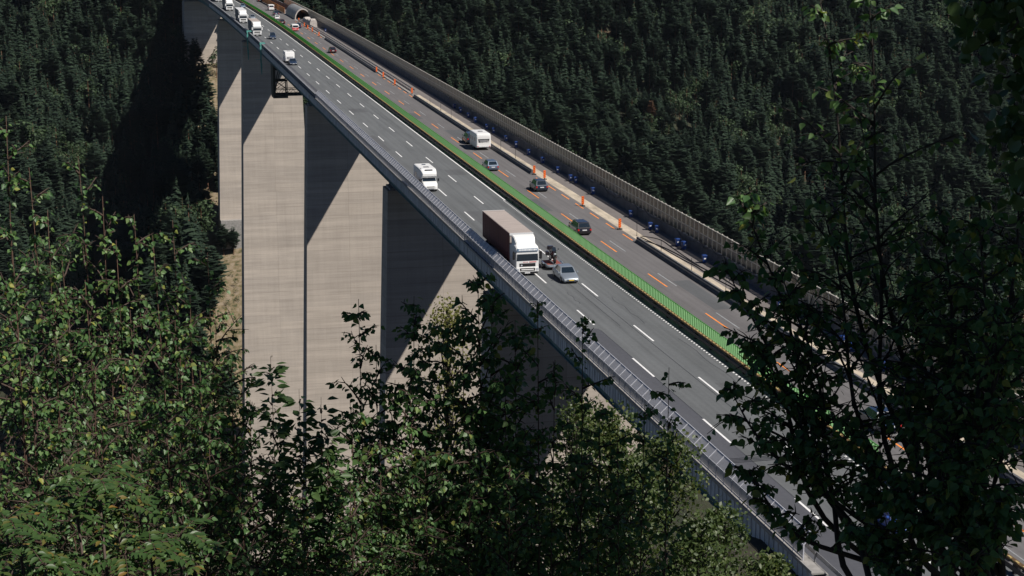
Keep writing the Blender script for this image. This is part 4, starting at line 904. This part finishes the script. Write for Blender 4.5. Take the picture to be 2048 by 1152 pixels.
for i in order: far_tree(int(KD[i]), (VV[i], UU[i], ZZ[i] - .3), Hh[i], Rz[i], fat=float(g.uniform(1.05, 1.5)))
# every other tree of the wood: one mass
AV = []; AF = []; AT = []; AM = []; off = 0
for i in idx:
    if i in oset: continue
    nm, mt, v, f, t = VARS[int(KD[i])]; c, s = math.cos(Rz[i]), math.sin(Rz[i]); h = Hh[i]; fat = 1.05 + .5 * ((i * 37) % 100) / 100
    for vv, ff, tt, mi in ((v, f, np.clip(t * .35 + TI[i] * .85 - .05, 0, 1), 1 if mt == 'broad' else 0), (TRV, TRF, np.zeros(len(TRV)), 2)):
        q = np.stack([(vv[:, 0] * c - vv[:, 1] * s) * h * fat + VV[i], (vv[:, 0] * s + vv[:, 1] * c) * h * fat + UU[i], vv[:, 2] * h + ZZ[i] - .3], 1)
        AV.append(q); AF.append(ff + off); AT.append(tt); AM.append(np.full(len(ff), mi)); off += len(q)
fo = obj('forest', quickmesh('forest', np.concatenate(AV), np.concatenate(AF), ['spruce', 'broad', 'pbark'], np.concatenate(AT), np.concatenate(AM)), None)
tag(fo, 'dense dark conifer forest covering the whole far hillside', 'forest', None, 'stuff')
# trees one can tell apart
p = hit(384, 590); far_tree(0, (p.x, p.y, p.z - .5), 39, .4, 'tall sunlit conifer standing out of the bridge shadow left of the piers', group='single trees by the piers', fat=1.1)
p = hit(418, 660); far_tree(2, (p.x, p.y, p.z - .5), 17, 1.4, 'dark conifer beside the tan earth bank left of the tallest pier', group='single trees by the piers', fat=1.5)
p = hit(468, 512); far_tree(3, (p.x, p.y, p.z - .5), 11, 2.4, 'small conifer in front of the grey pier footing', group='single trees by the piers', fat=1.6)
p = hit(448, 512); far_tree(2, (p.x, p.y, p.z - .5), 12, 3.4, 'small conifer left of the grey pier footing', group='single trees by the piers', fat=1.6)
p = hit(1297, 262); far_tree(2, (p.x, p.y - 3, p.z), 13, 1.0, 'rust brown dead conifer among the green forest right of the motorway', 'deadneedle', 'single trees in the forest', 1.3)
for k, (x, y, h, tx) in enumerate(((1245, 150, 17, 'pale green leafy tree, largest light crown in the right forest'), (1210, 120, 14, 'pale green leafy tree left of the largest light crown'), (955, 45, 14, 'light green leafy tree above the noise wall near the top edge'), (330, 205, 12, 'light green leafy tree below the orange trunk on the left hillside'), (1125, 30, 15, 'light green leafy tree at the top edge of the right forest'))):
    p = hit(x, y); far_tree(4, (p.x, p.y - 2, p.z), h, k, tx, group='single leafy trees in the forest', fat=1.2)
# shrubs on the bare bank below the bridge
g = np.random.default_rng(31); n = 0
for x, y in [(432, 300), (425, 255), (437, 340), (420, 215), (452, 590), (470, 640), (445, 560), (474, 585), (458, 690), (432, 275), (462, 555), (476, 610), (440, 600), (466, 665), (450, 660), (478, 650), (440, 690), (428, 230), (436, 200), (470, 575), (455, 615)]:
    p = hit(x, y); v, f, t = broadtree(130, 60 + n); h = float(g.uniform(3, 6))
    o = obj('shrub', quickmesh('shrub', v * h + np.array((0, 0, -.35 * h)), f, ['broad'], t), None); o.location = p
    tag(o, 'low green shrub on the sunlit tan bank under the bridge', 'shrub', 'shrubs on the tan bank'); n += 1

# ---------------------------------------------------------------- near trees and bushes
LEAFT = {
 'birch': (np.array([(0, 0, 0), (-.30, .16, .05), (-.42, .36, .08), (-.26, .68, .06), (0, 1.06, -.03), (.26, .68, .06), (.42, .36, .08), (.30, .16, .05), (0, .40, -.02)]),
           np.array([(0, 8, 1), (1, 8, 2), (2, 8, 3), (3, 8, 4), (4, 8, 5), (5, 8, 6), (6, 8, 7), (7, 8, 0)])),
 'round': (np.array([(0, 0, 0), (-.34, .14, .04), (-.47, .45, .07), (-.34, .80, .05), (0, .98, 0), (.34, .80, .05), (.47, .45, .07), (.34, .14, .04), (0, .48, -.03)]),
           np.array([(0, 8, 1), (1, 8, 2), (2, 8, 3), (3, 8, 4), (4, 8, 5), (5, 8, 6), (6, 8, 7), (7, 8, 0)])),
 'lance': (np.array([(0, 0, 0), (-.20, .28, .04), (-.24, .55, .05), (0, 1.1, -.06), (.24, .55, .05), (.20, .28, .04), (0, .45, -.02)]),
           np.array([(0, 6, 1), (1, 6, 2), (2, 6, 3), (3, 6, 4), (4, 6, 5), (5, 6, 0)])),
 'small': (np.array([(0, 0, 0), (-.36, .45, .06), (0, 1, 0), (.36, .45, .06)]), np.array([(0, 2, 1), (0, 3, 2)])),
}
def leafmesh(name, P, D, size, kind, m, seed, up=(.4, -.3, 1.0), tint=None, nr=.9):
    "one mesh of separate leaves: positions P, tip directions D"
    g = np.random.default_rng(seed); n = len(P); V, F = LEAFT[kind]
    D = D / np.linalg.norm(D, axis=1, keepdims=True)
    N = np.array(up)[None] + g.normal(0, nr, (n, 3)); N -= D * np.sum(N * D, 1, keepdims=True); N /= np.linalg.norm(N, axis=1, keepdims=True)
    X = np.cross(D, N); s = size * g.uniform(.6, 1.2, n)[:, None, None]; cu = g.uniform(.4, 2.6, n)[:, None, None]
    W = P[:, None] + (V[None, :, 0:1] * X[:, None] + V[None, :, 1:2] * D[:, None] + V[None, :, 2:3] * N[:, None] * cu) * s
    T = np.repeat(tint if tint is not None else g.random(n) ** 1.15, len(V))
    FF = (F[None] + (np.arange(n) * len(V))[:, None, None]).reshape(-1, 3)
    return quickmesh(name, W.reshape(-1, 3), FF, [m], T)
def sapling(name, label, cat, tips, leaf='birch', lm='birch', size=.0245, dens=1.6, bl=.46, nb=30, seed=1, group=None, zmin=34.3, bark='bark', droop=.8, lean=.35, elev=(.5, 1.1), sp=.025, r0=.012, twn=4, sway=.06, rp=None):
    "several thin stems rising from one root; ascending branches, twigs, hanging leaves. tips: (px, py, distance)"
    g = np.random.default_rng(seed); random.seed(seed); P = []; D = []; wood = MB(); tw = MB()
    T = [at(x, y, d) for x, y, d in tips]; cx = sum((t.x for t in T)) / len(T); cy = sum((t.y for t in T)) / len(T)
    zb = float(height(cx, cy)) - .1; root = Vector((cx, cy, zb))
    if rp: q_ = at(*rp); zb = q_.z; root = q_
    def leaves(pts, dens_, s=sp):
        L = 0
        for a, b in zip(pts[:-1], pts[1:]):
            k = max(1, int((b - a).length / s * dens_))
            for j in range(k):
                q = a.lerp(b, (j + random.random()) / k); az = random.uniform(0, 6.283)
                o = Vector((math.cos(az), math.sin(az), random.uniform(-.3, .3)))
                dr = (b - a).normalized() * .25 + o * .8 + Vector((0, 0, -droop * random.uniform(.5, 1.4)))
                P.append(q + o * size * .45 + Vector((0, 0, -size * .15))); D.append(dr)
    for tp in T:
        b0 = root.lerp(Vector((tp.x, tp.y, zb)), 1 - lean) + Vector((random.uniform(-.08, .08), random.uniform(-.08, .08), 0)); H = tp.z - zb
        if rp: b0 = root.copy(); wood.tube([Vector((root.x, root.y, float(height(root.x, root.y)) - .1)), root + Vector((0, 0, .03))], [r0 * 1.6, r0], 6)
        ph = random.uniform(0, 6); path = []
        for i in range(13):
            t = i / 12; q = b0.lerp(tp, t); wv = sway * math.sin(ph + t * 7) * (1 - t); t2 = t ** .8 if rp else t; q = b0.lerp(tp, t2) if rp else q; path.append(Vector((q.x + wv, q.y + wv * .6, zb + H * t)))
        wood.tube(path, [r0 * (1 - .88 * i / 12) for i in range(13)], 6)
        t0 = .34 if rp else max(.15, (zmin - zb) / H)
        for k in range(nb):
            t = t0 + (1 - t0) * (k + random.random()) / nb; t = min(t, .985); i = min(11, int(t * 12)); q = path[i].lerp(path[i + 1], t * 12 - i)
            az = k * 2.4 + random.uniform(-.5, .5); e = random.uniform(*elev); ln = bl * (.25 + 1.0 * (1 - t) ** .6) * random.uniform(.6, 1.15)
            if (tp.z - q.z) < .8: ln = min(ln, .05 + .42 * (tp.z - q.z))
            d = Vector((math.cos(az) * math.cos(e), math.sin(az) * math.cos(e), math.sin(e))); bp = [q]
            for j in range(5): d = (d + Vector((random.uniform(-.18, .18), random.uniform(-.18, .18), random.uniform(-.22, .06)))).normalized(); bp.append(bp[-1] + d * ln / 5)
            tw.tube(bp, [.0055 * (1 - .15 * j) for j in range(6)], 4); leaves(bp[2:], dens)
            for j in range(1, 5):
                for _ in range(max(1, twn // 2)):
                    if random.random() < .75:
                        a2 = random.uniform(0, 6.28); d2 = (d * .6 + Vector((math.cos(a2), math.sin(a2), random.uniform(-.5, .5))) * .8).normalized(); l2 = ln * random.uniform(.2, .45)
                        tp2 = [bp[j], bp[j] + d2 * l2 * .5, bp[j] + d2 * l2 + Vector((0, 0, -.12 * l2))]; tw.tube(tp2, [.003, .0022, .0012], 3); leaves(tp2, dens)
        leaves(path[-3:], dens * .8)
    r = thing(name, label, cat, root, 0, group)
    inv = np.array(root)
    nw_ = len(wood.f); wood.add(tw.v, tw.f, 1); wood.v = [(x - root.x, y - root.y, z - root.z) for x, y, z in wood.v]
    obj('trunk', wood, [bark, 'twig' if bark == 'bark' else bark], r, True)
    obj('crown', leafmesh('crown', np.array([tuple(p) for p in P]) - inv, np.array([tuple(q) for q in D]), size, leaf, lm, seed), None, r)
    return r, len(P)
cnt = 0
def S_(*a, **k):
    global cnt; r, n = sapling(*a, **k); cnt += n; return r
LG = 'young birches in the left foreground'
S_('birch_tree', 'sunlit young birch at the far left edge with leafy tips', 'tree', [(12, 232, 7.6), (58, 335, 7.6), (-40, 300, 8.0), (20, 440, 7.2), (95, 420, 7.4)], seed=1, group=LG, nb=18)
S_('birch_tree', 'sunlit young birch whose sparse top twig stands against the forest, left of the shadow', 'tree', [(157, 318, 7.8), (205, 392, 7.8), (120, 480, 7.5), (232, 480, 7.7), (170, 560, 7.3)], seed=2, group=LG, nb=18)
S_('birch_tree', 'sunlit young birch with tips inside the black bridge shadow', 'tree', [(268, 428, 8.2), (345, 440, 8.2), (305, 470, 8.0), (415, 505, 8.3), (380, 590, 8.0)], seed=3, group=LG, nb=18)
S_('birch_tree', 'sunlit bushy birch at the edge of the tan bank, lowest of the left birches', 'tree', [(430, 610, 8.3), (462, 700, 8.0), (350, 640, 7.8), (260, 620, 7.6), (400, 740, 7.6)], seed=4, group=LG, nb=35)
S_('birch_tree', 'leafy low birch filling the left bottom corner', 'tree', [(30, 570, 6.8), (110, 610, 6.7), (190, 680, 6.7), (60, 740, 6.5), (-20, 680, 6.6)], seed=5, group=LG, nb=32, dens=1.1)
S_('birch_tree', 'leafy low birch in the lower left with yellowing leaves', 'tree', [(250, 720, 6.9), (330, 780, 6.8), (420, 830, 6.9), (200, 850, 6.6), (120, 860, 6.5)], seed=6, group=LG, nb=32, dens=1.1)
S_('birch_tree', 'leafy low birch left of the pale pier foot', 'tree', [(500, 800, 7.9), (560, 830, 7.9), (470, 870, 7.4), (610, 880, 8.0), (540, 930, 7.4)], seed=7, group=LG, nb=32, bl=.42, dens=1.1)
S_('birch_tree', 'leafy low birch at the bottom edge below the pale pier', 'tree', [(660, 960, 7.6), (600, 1000, 7.2), (480, 980, 6.8), (360, 960, 6.6), (700, 1030, 7.4)], seed=8, group=LG, nb=32, bl=.45)
S_('birch_tree', 'sunlit birch thicket standing behind the left birches', 'tree', [(20, 555, 9.4), (120, 565, 9.5), (225, 600, 9.3), (330, 615, 9.5), (425, 690, 9.4)], seed=12, group=LG, nb=46, dens=1.1)
S_('birch_tree', 'lower birch thicket behind the rowan fronds', 'tree', [(80, 790, 8.6), (200, 800, 8.6), (320, 840, 8.7), (450, 870, 8.6), (570, 930, 8.7), (660, 900, 8.9)], seed=13, group=LG, nb=34, dens=1.1)
S_('willow_sapling', 'upright willow shoot with broad dark leaves in front of the tallest pier', 'sapling', [(541, 712, 7.5)], 'lance', 'willow', .055, 1.9, .075, 22, 9, None, 34.9, 'bark', .1, .1, (.5, .9), .03, .008, 2)
S_('willow_sapling', 'short willow shoot right of the tallest upright shoot', 'sapling', [(598, 778, 7.6)], 'lance', 'willow', .06, .9, .12, 12, 10, None, 34.9, 'bark', .2, .1, (.4, .9), .035, .007, 2)
S_('willow_sapling', 'willow shoot in front of the dark gap between the two pale piers', 'sapling', [(642, 794, 7.6), (655, 850, 7.6)], 'lance', 'willow', .06, .9, .12, 16, 11, None, 34.9, 'bark', .2, .1, (.4, .9), .035, .008, 2)
# rowan fronds low at the left
def rowan(label, cs, seed):
    g = np.random.default_rng(seed); P = []; D = []; wood = MB(); c0 = at(*cs[0]); root = Vector((c0.x, c0.y, float(height(c0.x, c0.y)) - .1))
    for px, py, d in cs:
        c = at(px, py, d); wood.tube([root, root.lerp(c, .5) + Vector((.05, 0, .1)), c], [.012, .009, .005], 5)
        for k in range(9):
            az = k * .7 + g.uniform(-.3, .3); el = g.uniform(-.2, .5); dr = Vector((math.cos(az) * math.cos(el), math.sin(az) * math.cos(el), math.sin(el))); sd = dr.cross(Vector((0, 0, 1))).normalized(); L = g.uniform(.13, .20); pts_ = []
            for j in range(8):
                t = j / 7; q = c + dr * (L * (.25 + .75 * t)) + Vector((0, 0, -.06 * t * t)); pts_.append(q)
                for s in (-1, 1): P.append(tuple(q)); D.append(tuple(sd * s + dr * .45 + Vector((0, 0, -.25))))
            P.append(tuple(pts_[-1])); D.append(tuple(dr)); wood.tube([c] + pts_[::3], .002, 3)
    r = thing('rowan_bush', label, 'bush', root); wood.v = [(x - root.x, y - root.y, z - root.z) for x, y, z in wood.v]; obj('stems', wood, 'twig', r, True)
    obj('crown', leafmesh('crown', np.array(P) - np.array(root), np.array(D), .040, 'lance', 'rowan', seed, (.3, -.3, 1.4), None, .25), None, r)
rowan('feather-leaved rowan with flat green fronds low among the left birches', [(195, 960, 5.9), (150, 1000, 5.9), (235, 1010, 6.0)], 41)
rowan('feather-leaved rowan with reddish frond tips at the bottom edge', [(300, 1090, 6.0), (360, 1070, 6.1), (250, 1110, 5.9)], 42)
rowan('feather-leaved rowan in the bottom left corner', [(40, 1090, 5.7), (90, 1120, 5.8), (10, 1040, 5.7)], 43)
MG = 'dark birches in the middle foreground'
S_('birch_tree', 'shaded birch with a lit top twig over the pale pier right of the dark gap', 'tree', [(717, 598, 8.0), (752, 690, 8.1), (700, 800, 7.8), (790, 760, 8.0)], seed=20, group=MG, nb=24, bl=.35, size=.031)
S_('birch_tree', 'shaded birch whose tips cross the shaded pier face', 'tree', [(828, 592, 8.2), (860, 640, 8.2), (895, 640, 8.0), (820, 720, 7.8)], seed=21, group=MG, nb=32, bl=.42, size=.031)
S_('birch_tree', 'tallest shaded birch in the middle, tips crossing the noise barrier', 'tree', [(955, 537, 8.0), (985, 575, 8.1), (925, 620, 7.9), (1030, 640, 8.0), (1010, 740, 7.8)], seed=22, group=MG, nb=35, bl=.45, size=.033)
S_('birch_tree', 'shaded birch with twigs hanging over the barrier below the silver car', 'tree', [(1075, 600, 7.9), (1165, 632, 8.0), (1110, 720, 7.9), (1200, 800, 8.0)], seed=23, group=MG, nb=17, bl=.36, size=.031)
S_('birch_tree', 'shaded birch reaching one twig over the slow lane', 'tree', [(1338, 735, 8.0), (1290, 800, 8.0), (1235, 850, 7.9)], seed=24, group=MG, nb=14, bl=.30, size=.031)
S_('birch_tree', 'dark birch thicket at the bottom centre', 'tree', [(760, 880, 7.4), (850, 900, 7.3), (940, 860, 7.3), (700, 960, 7.2), (1020, 930, 7.3)], seed=25, group=MG, nb=29, bl=.45)
S_('birch_tree', 'dark birch thicket behind the bottom centre, above the olive trees', 'tree', [(740, 850, 8.6), (850, 840, 8.7), (960, 800, 8.6), (1060, 850, 8.7), (1160, 900, 8.6), (1240, 960, 8.5)], seed=26, group=MG, nb=36, bl=.46, size=.031)
RG = 'dark birches in the right foreground'
kw = dict(group=RG, size=.035, bark='dbark', r0=.014, sway=.14, lean=.6, sp=.034, dens=.55)
S_('birch_tree', 'tall shaded birch on the right with a sunlit twig at the top', 'tree', [(1735, -30, 6.5), (1640, 0, 6.6), (1720, 230, 6.4), (1640, 400, 6.3)], seed=30, rp=(1860, 1180, 6.3), nb=15, bl=.5, **kw)
S_('birch_tree', 'shaded birch on the right with leaves over the green screen', 'tree', [(1480, 385, 6.5), (1445, 520, 6.4), (1560, 540, 6.3), (1500, 680, 6.2)], seed=31, rp=(1800, 1200, 6.2), nb=24, bl=.42, **kw)
S_('birch_tree', 'black leafy birch at the right edge', 'tree', [(1880, 420, 6.2), (1960, 400, 6.0), (2040, 330, 6.2), (1820, 560, 6.2), (1990, 620, 5.8)], seed=32, rp=(1960, 1190, 5.9), nb=20, bl=.5, **kw)
S_('birch_tree', 'black leafy birch hiding the bottom right of the motorway', 'tree', [(1690, 830, 6.0), (1800, 780, 5.9), (1900, 760, 5.8), (2000, 800, 5.7), (1960, 900, 5.6)], seed=33, rp=(1900, 1210, 5.7), nb=14, bl=.5, **kw)
S_('birch_tree', 'dark birch leaning over the lane markings at the lower right', 'tree', [(1455, 770, 6.2), (1470, 930, 6.0), (1600, 860, 6.1), (1740, 960, 5.8)], seed=34, rp=(1830, 1220, 5.8), nb=13, bl=.40, **kw)
S_('birch_tree', 'dark low birch in the bottom right corner', 'tree', [(1800, 980, 5.6), (1900, 960, 5.5), (2000, 1000, 5.4), (1700, 1060, 5.6)], seed=35, rp=(1930, 1230, 5.4), nb=22, bl=.42, **kw)
S_('birch_tree', 'dense black birch against the forest near the right edge', 'tree', [(1830, 480, 6.6), (1930, 520, 6.5), (2030, 480, 6.4), (1850, 610, 6.6), (1900, 640, 6.3), (2010, 700, 6.2)], seed=36, rp=(1950, 1220, 6.2), nb=15, bl=.40, **kw)
def rf(r, f, z): return Vector((r * math.cos(PH) + f * math.sin(PH), -r * math.sin(PH) + f * math.cos(PH), z))
SUNG = [(rf(1.28, 6.40, 37.75), .50), (rf(.86, 6.45, 37.05), .16)]
def sungap(P, D):
    P = np.asarray(P, float); D = np.asarray(D, float); k = np.ones(len(P), bool); sd = np.array(SUN)
    for c, r_ in SUNG:
        q = P - np.array(c); t = q @ sd; k &= ~((np.linalg.norm(q - t[:, None] * sd, axis=1) < r_) & (t > .25))
    return P[k], D[k]
# big alder beside the photographer; its crown shades the right half of the foreground
def alder():
    g = np.random.default_rng(50); random.seed(50); root = rf(4.6, 4.4, 0); root.z = float(height(root.x, root.y)) - .1
    wood = MB(); top = rf(4.4, 5.0, 42.6); path = [root.lerp(top, i / 8) + Vector((.06 * math.sin(i), .05 * math.cos(i * 1.3), 0)) for i in range(9)]
    wood.tube(path, [.14 - .013 * i for i in range(9)], 8); P = []; D = []
    for k in range(60):
        i = random.uniform(4.2, 7.9); q = path[int(i)].lerp(path[int(i) + 1], i % 1); a = k * 2.4; ln = random.uniform(.9, 2.3) * (1.25 - (i - 4) * .16)
        d = cR * math.cos(a) + Vector((math.sin(PH), math.cos(PH), 0)) * math.sin(a) * 1.15 + Vector((0, 0, random.uniform(.0, .5))); bp = [q + d * ln * t / 4 + Vector((0, 0, -.10 * (t / 4) ** 2 * ln)) for t in range(5)]
        wood.tube(bp, [.03, .022, .016, .01, .006], 5)
        for _ in range(330):
            t = random.uniform(.8, 4); j = min(3, int(t)); p_ = bp[j].lerp(bp[j + 1], t - j) + Vector(g.normal(0, .20, 3)); P.append(tuple(p_)); D.append(tuple(g.normal(0, .6, 3) + np.array((0, 0, -.6))))
    # hanging sprays that reach into the top right corner of the view
    for (x, y, d0), (x1, y1, d1) in (((2120, -60, 5.4), (1890, 25, 5.2)), ((2130, 0, 5.3), (1935, 85, 5.2)), ((2150, 60, 5.3), (1990, 150, 5.2)), ((2150, 120, 5.2), (2020, 250, 5.2)), ((2110, 200, 5.2), (1985, 275, 5.2)), ((2100, -40, 5.2), (1950, -10, 5.1)), ((2120, -80, 5.0), (2010, 60, 5.1)), ((2120, 250, 5.1), (2035, 390, 5.1))):
        a, b = at(x, y, d0), at(x1, y1, d1); bp = [a.lerp(b, t / 6) + Vector((0, 0, .03 * math.sin(t))) for t in range(7)]; wood.tube([path[4].lerp(a, .0), path[4].lerp(a, .55) + Vector((0, 0, .3))] + bp, [.02, .012] + [.008 - .001 * j for j in range(7)], 4)
        lb0, lb1 = path[4].lerp(a, .05), a
        for _ in range(150):
            t = random.uniform(.1, 1); P.append(tuple(lb0.lerp(lb1, t) + Vector((0, 0, .3 * math.sin(math.pi * t))) + Vector(g.normal(0, .09, 3)))); D.append(tuple(g.normal(0, .5, 3) + np.array((0, 0, -.7))))
        for _ in range(75):
            t = random.uniform(0, 5.99); j = int(t); P.append(tuple(bp[j].lerp(bp[j + 1], t - j) + Vector(g.normal(0, .045, 3)))); D.append(tuple(g.normal(0, .5, 3) + np.array((0, 0, -.7))))
    r = thing('alder_tree', 'large dark round-leaved tree overhanging the top right corner', 'tree', root); wood.v = [(x - root.x, y - root.y, z - root.z) for x, y, z in wood.v]; obj('trunk', wood, 'dbark', r, True)
    P, D = sungap(P, D); obj('crown', leafmesh('crown', P - np.array(root), D, .044, 'round', 'willow', 51), None, r)
alder()
# unseen trees added around the photographer to keep sun and sky off the foreground
def shade_tree(label, r_, f_, ztop, zbot, rad, n, seed):
    g = np.random.default_rng(seed); root = rf(r_, f_, 0); root.z = float(height(root.x, root.y)) - .1; t = thing('alder_tree', label, 'tree', root, 0, 'unseen shade trees added around the viewpoint')
    H = ztop - root.z; hb = zbot - root.z; mb = MB(); mb.tube([(0, 0, 0), (.1, .05, H * .5), (0, 0, H * .95)], [.16, .11, .03], 8)
    C = np.stack([g.normal(0, rad * .5, 40), g.normal(0, rad * .5, 40), g.uniform(hb + .5, H - .4, 40)], 1)
    for c in C: mb.tube([(0, 0, max(1, c[2] - 1)), tuple(c)], [.04, .01], 4)
    obj('trunk', mb, 'dbark', t, True); ci = g.integers(0, 40, n); P = C[ci] + g.normal(0, .42, (n, 3))
    P, D = sungap(P + np.array(root), g.normal(0, .6, (n, 3)) + np.array((0, 0, -.5))); obj('crown', leafmesh('crown', P - np.array(root), D, .12, 'round', 'willow', seed), None, t)
shade_tree('unseen leafy tree added right of the viewpoint to block skylight', 4.9, 9.2, 45.0, 39.6, 2.0, 6500, 91)
shade_tree('unseen leafy tree added behind the viewpoint on its right to block skylight', 6.0, -3.0, 46.0, 37.5, 2.6, 6000, 94)
shade_tree('unseen leafy tree added behind the viewpoint on its left to block skylight', -3.2, -5.0, 46.0, 38.0, 2.6, 6000, 95)
shade_tree('unseen leafy tree added farther right of the viewpoint for shade', 8.6, 6.0, 44.0, 36.0, 2.4, 6000, 96)
shade_tree('unseen leafy tree added for shade on the right, nearest the photographer', 7.0, 3.0, 43.5, 37.0, 2.2, 5200, 92)
shade_tree('unseen low leafy tree added to shade the right birches', 4.5, 4.4, 41.6, 38.6, 1.35, 8000, 97)
shade_tree('unseen leafy tree added so its crown shades the middle birches', 3.8, 6.2, 42.2, 39.0, 1.3, 10000, 98)
shade_tree('unseen small dense tree added to shade the bottom centre thicket', 4.15, 5.3, 41.8, 39.2, .95, 14000, 99)
shade_tree('unseen leafy tree added behind the viewpoint to block skylight', 2.5, -5.0, 45.0, 38.5, 2.6, 5200, 93)
# sunlit trees further down the slope
def slope_tree(name, label, px, py, d, wd, ht, n, m='olive', size=.075, seed=60, cone=False, group='sunlit trees down the near slope'):
    g = np.random.default_rng(seed); tip = at(px, py, d); zb = float(height(tip.x, tip.y)); root = Vector((tip.x, tip.y, zb - .2)); H = tip.z - zb
    nc = 46; C = []
    for k in range(nc):
        t = g.random() ** 1.3; r_ = wd / 2 * ((t ** .75) if cone else min(1, 1.15 * t ** .5)); a = g.uniform(0, 6.28); q = g.random() ** .5; C.append((r_ * q * math.cos(a), r_ * q * math.sin(a), H - .12 - t * ht, .16 + .26 * g.random() * (wd / 2)))
    P = np.zeros((n, 3)); D = g.normal(0, .7, (n, 3)) + np.array((0, 0, -.2))
    ci = g.integers(0, nc, n); C = np.array(C); dv = g.normal(0, 1, (n, 3)); dv /= np.linalg.norm(dv, axis=1, keepdims=True); P = C[ci, :3] + dv * (C[ci, 3] * g.uniform(.55, 1.1, n))[:, None] * np.array((1, 1, .8))
    P[: n // 60] = np.stack([g.normal(0, .04, n // 60), g.normal(0, .04, n // 60), H - g.random(n // 60) * .5], 1)
    r = thing(name, label, 'tree', root, 0, group); wood = MB(); wood.tube([(0, 0, 0), (.05, .03, H * .5), (0, 0, H * .97)], [.10, .06, .012], 6)
    for k in range(nc): wood.tube([(0, 0, max(.5, C[k, 2] - .6)), tuple(C[k, :3])], [.02, .006], 4)
    obj('trunk', wood, 'dbark', r, True)
    obj('crown', leafmesh('crown', P, D, size, 'small', m, seed, (.4, -.5, .8), np.clip(.75 * g.random(n) + .3 * np.repeat(g.random(1), n), 0, 1)), None, r)
for i, (x, y, d, wd, ht, n, tx) in enumerate(((1338, 835, 26, 1.7, 3.4, 5200, 'olive green leafy tree beside the noise barrier posts, nearest the road'), (1270, 900, 25, 1.6, 3, 4600, 'olive green leafy tree just left of the one by the barrier'), (1225, 800, 27, 2.2, 4.2, 6800, 'olive green leafy tree below the shaded bridge edge'),
      (1160, 775, 28, 2.0, 4.2, 5600, 'olive green leafy tree in front of the lit foot of the nearest pier'), (1110, 930, 25, 1.8, 3, 4600, 'olive green leafy tree behind the dark birch, right part'), (1000, 900, 27, 1.9, 3.2, 4600, 'olive green leafy tree behind the dark birch, centre'), (880, 880, 26, 1.9, 3.2, 4600, 'olive green leafy tree behind the dark birch, left part'), (770, 960, 25, 1.8, 3, 3600, 'olive green leafy tree low behind the birch thicket'),
      (1450, 990, 26, 1.9, 3.0, 5200, 'dark green leafy tree below the noise barrier near the abutment'), (1540, 1090, 24, 1.8, 2.6, 4800, 'dark green leafy tree at the bottom edge under the end of the noise barrier'), (1400, 1000, 24, 1.5, 2.5, 3600, 'olive green leafy tree at the bottom edge by the abutment'))):
    slope_tree('leafy_tree', tx, x, y, d, wd, ht, n, seed=60 + i)
slope_tree('larch_tree', 'thin yellow green larch top showing through the middle birch', 893, 556, 22, 1.0, 3.4, 2600, 'larch', .05, 80, True, None)
slope_tree('larch_tree', 'green larch below the shaded pier face right of the dark birch', 1150, 765, 24, 1.3, 3.2, 3000, 'olive', .05, 81, True, None)
#VEG1
